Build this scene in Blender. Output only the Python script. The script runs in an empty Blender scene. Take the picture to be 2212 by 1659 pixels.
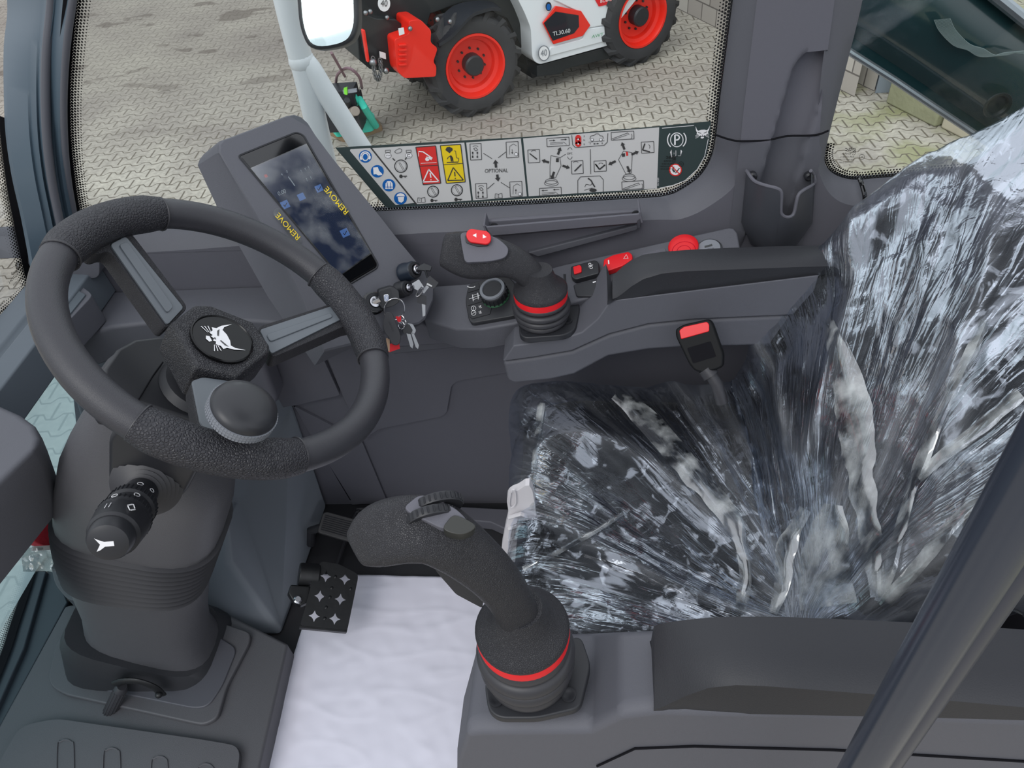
import bpy, bmesh, math, random
from mathutils import Vector, Matrix, noise
random.seed(7)
PI = math.pi
SC = bpy.context.scene
COL = SC.collection

# ------------------------------------------------------------ camera
FPX, CX, CY = 1600.0, 1106.0, 829.5
CAM = Vector((0, 0, 1.3))
_p, _r, _w = (math.radians(a) for a in (44.0, 6.5, -7.5))
FW = Vector((math.sin(_w)*math.cos(_p), math.cos(_w)*math.cos(_p), -math.sin(_p)))
_rt = FW.cross(Vector((0, 0, 1))).normalized()
_up = _rt.cross(FW)
UP = math.cos(_r)*_up + math.sin(_r)*_rt
RT = math.cos(_r)*_rt - math.sin(_r)*_up
cam = bpy.data.cameras.new('camera')
cam.sensor_width = 36.0
cam.lens = FPX/2212*36.0
cam.clip_start = 0.02
co = bpy.data.objects.new('camera', cam)
COL.objects.link(co)
co.matrix_world = Matrix(((RT.x, UP.x, -FW.x, CAM.x), (RT.y, UP.y, -FW.y, CAM.y),
                          (RT.z, UP.z, -FW.z, CAM.z), (0, 0, 0, 1)))
SC.camera = co

# ------------------------------------------------------------ sky, light, exposure
wd = bpy.data.worlds.new('overcast_sky')
SC.world = wd
wd.use_nodes = True
nt = wd.node_tree
bg = nt.nodes['Background']
tc = nt.nodes.new('ShaderNodeTexCoord')
sx = nt.nodes.new('ShaderNodeSeparateXYZ')
nt.links.new(tc.outputs['Generated'], sx.inputs[0])
ns = nt.nodes.new('ShaderNodeTexNoise')
ns.inputs['Scale'].default_value = 1.6
ns.inputs['Detail'].default_value = 3
nt.links.new(tc.outputs['Generated'], ns.inputs['Vector'])
ad = nt.nodes.new('ShaderNodeMath'); ad.operation = 'MULTIPLY_ADD'
ad.inputs[1].default_value = 0.55
nt.links.new(ns.outputs['Fac'], ad.inputs[0])
nt.links.new(sx.outputs['Z'], ad.inputs[2])
rp = nt.nodes.new('ShaderNodeValToRGB')
rp.color_ramp.elements[0].position = 0.15
rp.color_ramp.elements[0].color = (0.20, 0.21, 0.22, 1)
rp.color_ramp.elements[1].position = 0.75
rp.color_ramp.elements[1].color = (0.93, 0.97, 1.04, 1)
e = rp.color_ramp.elements.new(0.42); e.color = (0.62, 0.65, 0.69, 1)
nt.links.new(ad.outputs[0], rp.inputs[0])
nt.links.new(rp.outputs[0], bg.inputs['Color'])
bg.inputs['Strength'].default_value = 1.2
sun = bpy.data.lights.new('sun_behind_clouds', 'SUN')
sun.energy = 1.1
sun.angle = math.radians(35)
sun.color = (1.0, 0.98, 0.95)
so = bpy.data.objects.new('sun_behind_clouds', sun)
COL.objects.link(so)
so.rotation_euler = (math.radians(38), math.radians(-22), 0)
SC.view_settings.view_transform = 'Standard'
SC.view_settings.look = 'None'
SC.view_settings.exposure = 0.0
SC.view_settings.gamma = 1.0

# ------------------------------------------------------------ measuring helpers
def ray(px, py):
    return FW + RT*((px-CX)/FPX) - UP*((py-CY)/FPX)

def at(px, py, X=None, Y=None, Z=None):
    d = ray(px, py)
    if X is not None: return CAM + d*((X-CAM.x)/d.x)
    if Y is not None: return CAM + d*((Y-CAM.y)/d.y)
    return CAM + d*((Z-CAM.z)/d.z)

def atp(px, py, o, n):
    d = ray(px, py)
    return CAM + d*((o-CAM).dot(n)/d.dot(n))

def dep(P): return (P-CAM).dot(FW)
def rad(P, rpx): return rpx*dep(P)/FPX

def rnd(pts, r, n=5, closed=True):
    """round the corners of a polygon (3D points)"""
    out = []
    N = len(pts)
    for i, p in enumerate(pts):
        if not closed and i in (0, N-1):
            out.append(p.copy()); continue
        rr = r[i] if isinstance(r, (list, tuple)) else r
        a = pts[i-1]-p; b = pts[(i+1) % N]-p
        if rr <= 0 or a.length < 1e-6 or b.length < 1e-6:
            out.append(p.copy()); continue
        la = min(rr, a.length*0.45); lb = min(rr, b.length*0.45)
        A = p+a.normalized()*la; Bq = p+b.normalized()*lb
        for k in range(n+1):
            t = k/n
            out.append(A*(1-t)**2 + p*2*t*(1-t) + Bq*t*t)
    return out

def crom(pts, n=6, closed=False):
    """smooth curve through points (tuples or Vectors)"""
    pts = [Vector(p) for p in pts]
    N = len(pts); out = []
    segs = N if closed else N-1
    for i in range(segs):
        if closed:
            p0, p1, p2, p3 = pts[i-1], pts[i], pts[(i+1) % N], pts[(i+2) % N]
        else:
            p1, p2 = pts[i], pts[i+1]
            p0 = pts[i-1] if i > 0 else p1*2-p2
            p3 = pts[i+2] if i+2 < N else p2*2-p1
        for k in range(n):
            t = k/n
            out.append(0.5*((2*p1)+(p2-p0)*t+(2*p0-5*p1+4*p2-p3)*t*t+(3*p1-p0-3*p2+p3)*t**3))
    if not closed: out.append(pts[-1].copy())
    return out

# ------------------------------------------------------------ materials
def lin(h):
    if isinstance(h, (tuple, list)): c = [v/255 for v in h]
    else: c = [int(h[i:i+2], 16)/255 for i in (0, 2, 4)]
    return tuple((v/12.92 if v <= 0.04045 else ((v+0.055)/1.055)**2.4) for v in c)+(1.0,)

def mat(name, col, rough=0.5, metal=0.0, spec=0.5, coat=0.0, bump=None, bumpscale=200, bumpd=0.0005,
        var=0.0, varscale=6, emis=None, emstr=0, sheen=0, trans=0, alpha=1):
    m = bpy.data.materials.new(name)
    m.use_nodes = True
    t = m.node_tree
    b = t.nodes['Principled BSDF']
    c = lin(col)
    b.inputs['Base Color'].default_value = c
    b.inputs['Roughness'].default_value = rough
    b.inputs['Metallic'].default_value = metal
    b.inputs['Specular IOR Level'].default_value = spec
    b.inputs['Coat Weight'].default_value = coat
    if sheen:
        b.inputs['Sheen Weight'].default_value = sheen
    if trans: b.inputs['Transmission Weight'].default_value = trans
    b.inputs['Alpha'].default_value = alpha
    if emis:
        b.inputs['Emission Color'].default_value = lin(emis)
        b.inputs['Emission Strength'].default_value = emstr
    tcn = t.nodes.new('ShaderNodeTexCoord')
    if bump:
        bn = t.nodes.new('ShaderNodeBump')
        bn.inputs['Distance'].default_value = bumpd
        bn.inputs['Strength'].default_value = 1.0
        if bump == 'noise':
            tx = t.nodes.new('ShaderNodeTexNoise')
            tx.inputs['Detail'].default_value = 3
            out = tx.outputs['Fac']
        else:
            tx = t.nodes.new('ShaderNodeTexVoronoi')
            tx.feature = 'DISTANCE_TO_EDGE'
            cl = t.nodes.new('ShaderNodeMapRange')
            cl.inputs['From Max'].default_value = 0.22
            t.links.new(tx.outputs['Distance'], cl.inputs['Value'])
            out = cl.outputs['Result']
        tx.inputs['Scale'].default_value = bumpscale
        t.links.new(tcn.outputs['Object'], tx.inputs['Vector'])
        t.links.new(out, bn.inputs['Height'])
        t.links.new(bn.outputs['Normal'], b.inputs['Normal'])
    if var:
        nz = t.nodes.new('ShaderNodeTexNoise')
        nz.inputs['Scale'].default_value = varscale
        nz.inputs['Detail'].default_value = 4
        t.links.new(tcn.outputs['Object'], nz.inputs['Vector'])
        hs = t.nodes.new('ShaderNodeMix'); hs.data_type = 'RGBA'
        hs.inputs['A'].default_value = tuple(v*(1-var) for v in c[:3])+(1,)
        hs.inputs['B'].default_value = tuple(min(1, v*(1+var)) for v in c[:3])+(1,)
        t.links.new(nz.outputs['Fac'], hs.inputs['Factor'])
        t.links.new(hs.outputs['Result'], b.inputs['Base Color'])
    return m

M = {}
M['panel'] = mat('grey_trim_plastic', (92, 93, 100), 0.55, spec=0.4, bump='noise', bumpscale=1400, bumpd=0.0002)
M['panel2'] = mat('dark_trim_plastic', (99, 99, 107), 0.6, spec=0.35, bump='noise', bumpscale=1400, bumpd=0.0002)
M['floorp'] = mat('charcoal_floor_plastic', (86, 86, 90), 0.48, spec=0.45, bump='noise', bumpscale=900, bumpd=0.0003, var=.08)
M['black'] = mat('satin_black_plastic', (42, 43, 47), 0.42, spec=0.45)
M['blackm'] = mat('matt_black_plastic', (48, 49, 53), 0.5, spec=0.35, bump='noise', bumpscale=900, bumpd=0.0002)
M['rubber'] = mat('black_rubber', (56, 56, 60), 0.42, spec=0.45)
M['soft'] = mat('soft_black_rim_foam', (56, 56, 61), 0.34, spec=0.5, bump='noise', bumpscale=1500, bumpd=0.0003)
M['leather'] = mat('pebbled_black_leather', (50, 50, 55), 0.42, spec=0.45, bump='cell', bumpscale=330, bumpd=0.0006)
M['leatherh'] = mat('glossy_pebbled_vinyl', (44, 44, 48), 0.3, spec=0.5, bump='cell', bumpscale=420, bumpd=0.0004)
M['leatherf'] = mat('fine_pebbled_black_vinyl', (48, 48, 52), 0.42, spec=0.4, bump='cell', bumpscale=760, bumpd=0.0003)
M['spoke'] = mat('satin_grey_spoke_inlay', (98, 104, 110), 0.35, spec=0.5)
M['gloss'] = mat('gloss_black', (10, 10, 12), 0.08, spec=0.6, coat=0.5)
M['white'] = mat('white_print', (238, 238, 240), 0.5)
M['lightg'] = mat('pale_grey_print', (196, 197, 198), 0.5)
M['red'] = mat('red_plastic', (226, 24, 34), 0.4)
M['orangered'] = mat('orange_red_paint', (238, 44, 28), 0.4)
M['chrome'] = mat('polished_metal', (200, 200, 205), 0.2, metal=1.0)
M['steel'] = mat('dull_steel', (150, 152, 155), 0.4, metal=1.0)
M['seam'] = mat('dark_seam', (22, 22, 26), 0.8, spec=0.1)
M['bluegrey'] = mat('blue_grey_painted_steel', (70, 86, 98), 0.38, spec=0.5)
M['pedal'] = mat('black_painted_steel', (28, 29, 31), 0.4, bump='noise', bumpscale=60, bumpd=0.0006, var=.3, varscale=90)
M['fabric'] = mat('black_seat_fabric', (20, 20, 23), 0.95, spec=0.15, bump='noise', bumpscale=700, bumpd=0.0012, sheen=0.1)
M['whitepaint'] = mat('white_paint', (232, 236, 240), 0.35)
M['tyre'] = mat('tyre_rubber', (62, 62, 64), 0.75, spec=0.25, var=.2, varscale=8)
M['chassis'] = mat('dark_chassis_paint', (36, 40, 42), 0.45, var=.2, varscale=3)
M['navy'] = mat('dark_navy_plastic', (30, 34, 42), 0.4)
M['teal'] = mat('turquoise_paint', (64, 205, 180), 0.5, var=.1, varscale=12)
M['rust'] = mat('rusty_base_steel', (140, 116, 88), 0.8, var=.3, varscale=14)
M['blue'] = mat('safety_blue_print', (10, 98, 178), 0.5)
M['yellow'] = mat('yellow_print', (238, 208, 30), 0.5)
M['decal'] = mat('silver_grey_decal', (203, 203, 202), 0.5)
M['decalg'] = mat('green_black_decal_border', (52, 66, 66), 0.5)
M['ink'] = mat('dark_grey_ink', (60, 60, 60), 0.6)
M['blackink'] = mat('black_ink', (18, 18, 18), 0.6)
M['green'] = mat('green_print', (40, 150, 90), 0.5)
M['lime'] = mat('lime_green_print', (120, 210, 50), 0.5)
M['concrete'] = mat('mossy_concrete', (150, 150, 122), 0.9, bump='noise', bumpscale=14, bumpd=0.01, var=.25, varscale=3)
M['grating'] = mat('grey_ring_plastic', (126, 130, 137), 0.5)
M['navyc'] = mat('blue_black_lock_body', (34, 42, 54), 0.3)
M['belt'] = mat('red_webbing', (214, 28, 40), 0.7)
M['bagw'] = mat('pale_grey_vinyl', (214, 211, 214), 0.5, var=.05)
M['redbag'] = mat('red_cloth', (190, 46, 62), 0.7, bump='noise', bumpscale=40, bumpd=0.004)

# ------------------------------------------------------------ mesh builder
class B:
    def __init__(s):
        s.bm = bmesh.new(); s.mi = 0
    def f(s, vs):
        try:
            fc = s.bm.faces.new(vs); fc.material_index = s.mi; return fc
        except ValueError:
            return None
    def poly(s, pts):
        s.f([s.bm.verts.new(p) for p in pts]); return s
    def prism(s, pts, vec):
        vec = Vector(vec)
        a = [s.bm.verts.new(p) for p in pts]
        b = [s.bm.verts.new(Vector(p)+vec) for p in pts]
        s.f(a); s.f(b[::-1])
        n = len(a)
        for i in range(n): s.f([a[i], b[i], b[(i+1) % n], a[(i+1) % n]])
        return s
    def loft(s, rings, cap=True, closed=True, loop=False):
        R = [[s.bm.verts.new(p) for p in r] for r in rings]
        n = len(R[0])
        K = len(R)
        for i in range(K if loop else K-1):
            q, w = R[i], R[(i+1) % K]
            for j in range(n if closed else n-1):
                k = (j+1) % n
                s.f([q[j], q[k], w[k], w[j]])
        if cap and closed and not loop:
            s.f(R[0][::-1]); s.f(R[-1])
        return s
    def box(s, c, size, rot=None):
        c = Vector(c); hx, hy, hz = (v/2 for v in size)
        pts = [Vector((x, y, z)) for z in (-hz, hz) for x, y in ((-hx, -hy), (hx, -hy), (hx, hy), (-hx, hy))]
        if rot: pts = [rot @ p for p in pts]
        pts = [c+p for p in pts]
        return s.loft([pts[:4], pts[4:]])
    def rbox(s, c, ax, ay, az, r):
        """box with rounded outline in the ax/ay plane; half-axes given as vectors"""
        c = Vector(c)
        P = rnd([c-ax-ay, c+ax-ay, c+ax+ay, c-ax+ay], r)
        return s.prism([p-az for p in P], az*2)
    def frame(s, t, ref=None):
        t = t.normalized()
        if ref is None: ref = Vector((0, 0, 1)) if abs(t.z) < 0.9 else Vector((1, 0, 0))
        a = ref.cross(t)
        if a.length < 1e-5: a = Vector((1, 0, 0)).cross(t)
        a.normalize()
        return a, t.cross(a)
    def tube(s, pts, r, n=12, cap=True, closed=False, flat=1.0, ref=None):
        pts = [Vector(p) for p in pts]
        N = len(pts)
        rs = r if isinstance(r, (list, tuple)) else [r]*N
        rings = []; prev = None
        for i, p in enumerate(pts):
            if closed: t = pts[(i+1) % N]-pts[i-1]
            else: t = pts[min(i+1, N-1)]-pts[max(i-1, 0)]
            t.normalize()
            if ref is not None: a, b = s.frame(t, ref)
            elif prev is None: a, b = s.frame(t)
            else:
                a = prev-t*prev.dot(t); a.normalize(); b = t.cross(a)
            prev = a
            rings.append([p+(a*math.cos(2*PI*k/n)+b*math.sin(2*PI*k/n)*flat)*rs[i] for k in range(n)])
        return s.loft(rings, cap=cap, loop=closed)
    def lathe(s, o, ax, prof, n=32, cap=True, ang=None):
        o = Vector(o); ax = Vector(ax).normalized()
        a, b = s.frame(ax)
        rings = [[o+ax*h+(a*math.cos(2*PI*k/n)+b*math.sin(2*PI*k/n))*max(r, 1e-5) for k in range(n)] for r, h in prof]
        return s.loft(rings, cap=cap)
    def ball(s, c, r, sc=(1, 1, 1), n=16, axes=None):
        c = Vector(c)
        rings = []
        for i in range(n//2+1):
            th = PI*i/(n//2)
            rr = max(math.sin(th), 1e-4)
            ring = []
            for k in range(n):
                v = Vector((rr*math.cos(2*PI*k/n)*sc[0], rr*math.sin(2*PI*k/n)*sc[1], math.cos(th)*sc[2]))*r
                if axes: v = axes[0]*v.x+axes[1]*v.y+axes[2]*v.z
                ring.append(c+v)
            rings.append(ring)
        return s.loft(rings)
    def text(s, body, fn):
        for tri in glyphs(body):
            s.poly([fn(x, y) for x, y in tri])
        return s
    def obj(s, name, m, parent=None, bev=0, seg=2, sub=0, angle=35, smooth=True, clean=True):
        bm = s.bm
        if clean: bmesh.ops.recalc_face_normals(bm, faces=bm.faces[:])
        me = bpy.data.meshes.new(name)
        bm.to_mesh(me); bm.free()
        for x in (m if isinstance(m, (list, tuple)) else [m]):
            me.materials.append(M[x] if isinstance(x, str) else x)
        o = bpy.data.objects.new(name, me)
        COL.objects.link(o)
        if smooth:
            me.polygons.foreach_set('use_smooth', [True]*len(me.polygons))
            if not bev and not sub: me.set_sharp_from_angle(angle=math.radians(angle))
        if bev:
            md = o.modifiers.new('bevel', 'BEVEL')
            md.width = bev; md.segments = seg; md.limit_method = 'ANGLE'
            md.angle_limit = math.radians(28)
            md.use_clamp_overlap = True
            wn = o.modifiers.new('wn', 'WEIGHTED_NORMAL'); wn.keep_sharp = False; wn.weight = 80
        if sub:
            md = o.modifiers.new('sub', 'SUBSURF'); md.levels = sub; md.render_levels = sub
        if parent is not None:
            o.parent = parent
            if parent.type == 'EMPTY': o.matrix_parent_inverse = Matrix.Translation(-Vector(parent.location))
        return o

_gl = {}
def glyphs(body):
    if body in _gl: return _gl[body]
    c = bpy.data.curves.new('glyphs', 'FONT')
    c.body = body; c.size = 1.0; c.align_x = 'CENTER'; c.align_y = 'CENTER'
    c.resolution_u = 3
    o = bpy.data.objects.new('glyphs', c)
    COL.objects.link(o)
    dg = bpy.context.evaluated_depsgraph_get()
    me = o.evaluated_get(dg).to_mesh()
    me.calc_loop_triangles()
    out = [[(me.vertices[i].co.x, me.vertices[i].co.y) for i in t.vertices] for t in me.loop_triangles]
    o.evaluated_get(dg).to_mesh_clear()
    bpy.data.objects.remove(o); bpy.data.curves.remove(c)
    _gl[body] = out
    return out

def thing(name, label, cat, loc=(0, 0, 0), group=None):
    o = bpy.data.objects.new(name, None)
    o.empty_display_size = 0.02
    o.location = loc
    COL.objects.link(o)
    return tag(o, label, cat, group)

def tag(o, label, cat, group=None):
    o['label'] = label; o['category'] = cat
    if group: o['group'] = group
    return o

def struct(o, label=None):
    o['kind'] = 'structure'
    if label: o['label'] = label
    return o

def lab(o, t):
    o['label'] = t; return o
# ============================================================ OUTSIDE: ground
GZ = -2.0
def ground_material():
    m = bpy.data.materials.new('interlocking_concrete_pavers'); m.use_nodes = True
    t = m.node_tree; N = t.nodes; L = t.links
    b = N['Principled BSDF']; b.inputs['Roughness'].default_value = 0.85
    b.inputs['Specular IOR Level'].default_value = 0.2
    geo = N.new('ShaderNodeNewGeometry')
    mp = N.new('ShaderNodeMapping'); mp.inputs['Rotation'].default_value = (0, 0, -0.07)
    L.new(geo.outputs['Position'], mp.inputs['Vector'])
    sp = N.new('ShaderNodeSeparateXYZ'); L.new(mp.outputs[0], sp.inputs[0])
    def mth(op, a, b_=None, c=None):
        n = N.new('ShaderNodeMath'); n.operation = op
        for i, v in enumerate((a, b_, c)):
            if v is None: continue
            if isinstance(v, (int, float)): n.inputs[i].default_value = v
            else: L.new(v, n.inputs[i])
        return n.outputs[0]
    LU, LV = 0.2, 0.155
    u = mth('DIVIDE', sp.outputs['X'], LU)
    v = mth('DIVIDE', sp.outputs['Y'], LV)
    c = mth('SINE', mth('MULTIPLY', u, 2*PI))
    c = mth('MULTIPLY', mth('MINIMUM', mth('MAXIMUM', mth('MULTIPLY', c, 1.8), -1), 1), 0.15)
    def bound(par):   # distance to nearest even / odd row boundary
        sgn = 1 if par == 0 else -1
        vv = mth('SUBTRACT', v, mth('MULTIPLY', c, sgn))
        h = mth('DIVIDE', mth('SUBTRACT', vv, par), 2)
        r = mth('ROUND', h)
        return mth('MULTIPLY', mth('SUBTRACT', h, r), 2), r
    de, re_ = bound(0)
    do, ro_ = bound(1)
    dmin = mth('MINIMUM', mth('ABSOLUTE', de), mth('ABSOLUTE', do))
    # row kind: sign of de decides whether the stone starts above an even boundary
    up = mth('GREATER_THAN', de, 0)      # 1 -> row just above even boundary
    un = mth('ADD', mth('MULTIPLY', up, 0.5), mth('SUBTRACT', u, 0.25))
    fu = mth('ABSOLUTE', mth('SUBTRACT', mth('FRACT', mth('ADD', un, 0.5)), 0.5))
    du = mth('MULTIPLY', fu, LU)
    dv = mth('MULTIPLY', dmin, LV)
    d = mth('MINIMUM', du, mth('MULTIPLY', dv, 1.1))
    jt = N.new('ShaderNodeMapRange'); jt.inputs['From Min'].default_value = 0.003; jt.inputs['From Max'].default_value = 0.0095
    L.new(d, jt.inputs['Value'])
    n1 = N.new('ShaderNodeTexNoise'); n1.inputs['Scale'].default_value = 0.9; n1.inputs['Detail'].default_value = 6
    L.new(geo.outputs['Position'], n1.inputs['Vector'])
    r1 = N.new('ShaderNodeValToRGB')
    r1.color_ramp.elements[0].position = 0.3; r1.color_ramp.elements[0].color = lin((150, 143, 136))
    r1.color_ramp.elements[1].position = 0.66; r1.color_ramp.elements[1].color = lin((182, 176, 164))
    L.new(n1.outputs['Fac'], r1.inputs[0])
    n2 = N.new('ShaderNodeTexNoise'); n2.inputs['Scale'].default_value = 22; n2.inputs['Detail'].default_value = 5
    L.new(geo.outputs['Position'], n2.inputs['Vector'])
    mx = N.new('ShaderNodeMix'); mx.data_type = 'RGBA'; mx.blend_type = 'OVERLAY'; mx.inputs['Factor'].default_value = 0.45
    L.new(r1.outputs[0], mx.inputs['A']); L.new(n2.outputs['Fac'], mx.inputs['B'])
    # stains, long in x (oil and damp by the far lane)
    ms = N.new('ShaderNodeMapping'); ms.inputs['Scale'].default_value = (0.85, 1.5, 1); ms.inputs['Location'].default_value = (1.3, .4, 0)
    L.new(geo.outputs['Position'], ms.inputs['Vector'])
    n3 = N.new('ShaderNodeTexNoise'); n3.inputs['Scale'].default_value = 1.6; n3.inputs['Detail'].default_value = 3
    L.new(ms.outputs[0], n3.inputs['Vector'])
    far = N.new('ShaderNodeMapRange'); far.inputs['From Min'].default_value = 7.6; far.inputs['From Max'].default_value = 10.5
    sp2 = N.new('ShaderNodeSeparateXYZ'); L.new(geo.outputs['Position'], sp2.inputs[0])
    L.new(mth('SUBTRACT', sp2.outputs['Y'], mth('MULTIPLY', mth('MAXIMUM', sp2.outputs['X'], -1), 1.2)), far.inputs['Value'])
    sm = N.new('ShaderNodeMapRange'); sm.inputs['From Min'].default_value = 0.54; sm.inputs['From Max'].default_value = 0.64
    L.new(n3.outputs['Fac'], sm.inputs['Value'])
    stain = mth('MULTIPLY', mth('MULTIPLY', sm.outputs[0], far.outputs[0]), 0.75)
    base_d = mth('MULTIPLY', far.outputs[0], 0.42)
    stain = mth('MAXIMUM', stain, base_d)
    m2 = N.new('ShaderNodeMix'); m2.data_type = 'RGBA'; m2.inputs['B'].default_value = lin((84, 74, 68))
    L.new(mx.outputs['Result'], m2.inputs['A']); L.new(stain, m2.inputs['Factor'])
    # moss by the wall
    mo = N.new('ShaderNodeMapRange'); mo.inputs['From Min'].default_value = 1.6; mo.inputs['From Max'].default_value = 3.0
    L.new(sp2.outputs['X'], mo.inputs['Value'])
    n4 = N.new('ShaderNodeTexNoise'); n4.inputs['Scale'].default_value = 2.4; n4.inputs['Detail'].default_value = 5
    L.new(geo.outputs['Position'], n4.inputs['Vector'])
    mr = N.new('ShaderNodeMapRange'); mr.inputs['From Min'].default_value = 0.42; mr.inputs['From Max'].default_value = 0.62
    L.new(n4.outputs['Fac'], mr.inputs['Value'])
    m3 = N.new('ShaderNodeMix'); m3.data_type = 'RGBA'; m3.inputs['B'].default_value = lin((138, 140, 92))
    L.new(m2.outputs['Result'], m3.inputs['A'])
    L.new(mth('MULTIPLY', mth('MULTIPLY', mo.outputs[0], mr.outputs[0]), 0.75), m3.inputs['Factor'])
    m4 = N.new('ShaderNodeMix'); m4.data_type = 'RGBA'; m4.inputs['A'].default_value = lin((112, 104, 92))
    L.new(m3.outputs['Result'], m4.inputs['B'])
    jf = mth('MAXIMUM', jt.outputs[0], mth('MULTIPLY', far.outputs[0], 0.7))
    L.new(jf, m4.inputs['Factor'])
    L.new(m4.outputs['Result'], b.inputs['Base Color'])
    bp = N.new('ShaderNodeBump'); bp.inputs['Distance'].default_value = 0.012; bp.inputs['Strength'].default_value = 0.7
    L.new(mth('ADD', jt.outputs[0], mth('MULTIPLY', n2.outputs['Fac'], 0.25)), bp.inputs['Height'])
    L.new(bp.outputs['Normal'], b.inputs['Normal'])
    return m
M['ground'] = ground_material()
b = B(); b.poly([Vector(p) for p in ((-30, -20, GZ), (30, -20, GZ), (30, 40, GZ), (-30, 40, GZ))])
struct(b.obj('ground', 'ground', smooth=False))

# ---- block wall, kerb, post beyond the yard
def block_material():
    m = mat('pale_concrete_blocks', (176, 170, 162), 0.9)
    t = m.node_tree; N = t.nodes; L = t.links; p = N['Principled BSDF']
    uv = N.new('ShaderNodeUVMap')
    br = N.new('ShaderNodeTexBrick')
    br.inputs['Scale'].default_value = 1.0
    br.inputs['Brick Width'].default_value = 0.3; br.inputs['Row Height'].default_value = 0.2
    br.inputs['Mortar Size'].default_value = 0.008
    br.inputs['Color1'].default_value = lin((190, 184, 176)); br.inputs['Color2'].default_value = lin((160, 152, 146))
    br.inputs['Mortar'].default_value = lin((110, 104, 100))
    L.new(uv.outputs[0], br.inputs['Vector']); L.new(br.outputs['Color'], p.inputs['Base Color'])
    bp = N.new('ShaderNodeBump'); bp.inputs['Distance'].default_value = 0.01; bp.invert = True
    L.new(br.outputs['Fac'], bp.inputs['Height']); L.new(bp.outputs['Normal'], p.inputs['Normal'])
    return m
M['block'] = block_material()
wa = at(1480, 27, Z=GZ); wb = at(1590, 82, Z=GZ)
wdir = (wb-wa).normalized()
w0 = wa-wdir*1.6; w1 = wa+wdir*3.0
wn_ = Vector((-wdir.y, wdir.x, 0)) 
if wn_.dot(Vector((0, 1, 0))) < 0: wn_ = -wn_
b = B(); uvl = b.bm.loops.layers.uv.new('UVMap')
def wallquad(b, p, q, h, z0=GZ):
    vs = [b.bm.verts.new(v) for v in (Vector((p.x, p.y, z0)), Vector((q.x, q.y, z0)), Vector((q.x, q.y, z0+h)), Vector((p.x, p.y, z0+h)))]
    f = b.f(vs)
    l = (q-p).length
    for lp, c in zip(f.loops, ((0, 0), (l, 0), (l, h), (0, h))): lp[uvl].uv = c
wallquad(b, w0, w1, 2.2); wallquad(b, w1+wn_*.24, w0+wn_*.24, 2.2); wallquad(b, w0+wn_*.24, w0, 2.2)
b.poly([w0+Vector((0, 0, 2.2)), w1+Vector((0, 0, 2.2)), w1+wn_*.24+Vector((0, 0, 2.2)), w0+wn_*.24+Vector((0, 0, 2.2))])
o = b.obj('block_wall', 'block', smooth=False, clean=False)
tag(o, 'pale concrete block wall at the far edge of the paved yard', 'wall')
k0 = at(1912, 222, Z=GZ); k1 = at(2018, 276, Z=GZ)
kd = (k1-k0).normalized(); kn = Vector((-kd.y, kd.x, 0))
if kn.y < 0: kn = -kn
b = B(); b.prism([k0, k1, k1+kn*.45, k0+kn*.45], (0, 0, .42))
tag(b.obj('concrete_kerb', 'concrete', bev=.02), 'mossy concrete plinth block standing on the pavers below the quarter window', 'kerb')
k2 = at(2030, 276, Z=GZ)
b = B(); b.prism([k2, k2+kd*1.6, k2+kd*1.6+kn*.4, k2+kn*.4], (0, 0, .28))
tag(b.obj('concrete_kerb', mat('pale_worn_concrete', (186, 178, 158), .9, var=.15), bev=.02), 'paler low concrete plinth to the right of the mossy one', 'kerb')
p0 = at(1905, 200, Z=GZ)
b = B()
b.box(p0+Vector((0, 0, .75)), (.13, .02, 1.5)); b.box(p0+Vector((0.055, .06, .75)), (.02, .12, 1.5)); b.box(p0+Vector((0, .12, .75)), (.13, .02, 1.5))
tag(b.obj('steel_post', mat('galvanised_steel', (150, 160, 172), .5, metal=.3), bev=.004), 'grey galvanised steel post standing by the mossy plinth', 'post')

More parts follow.
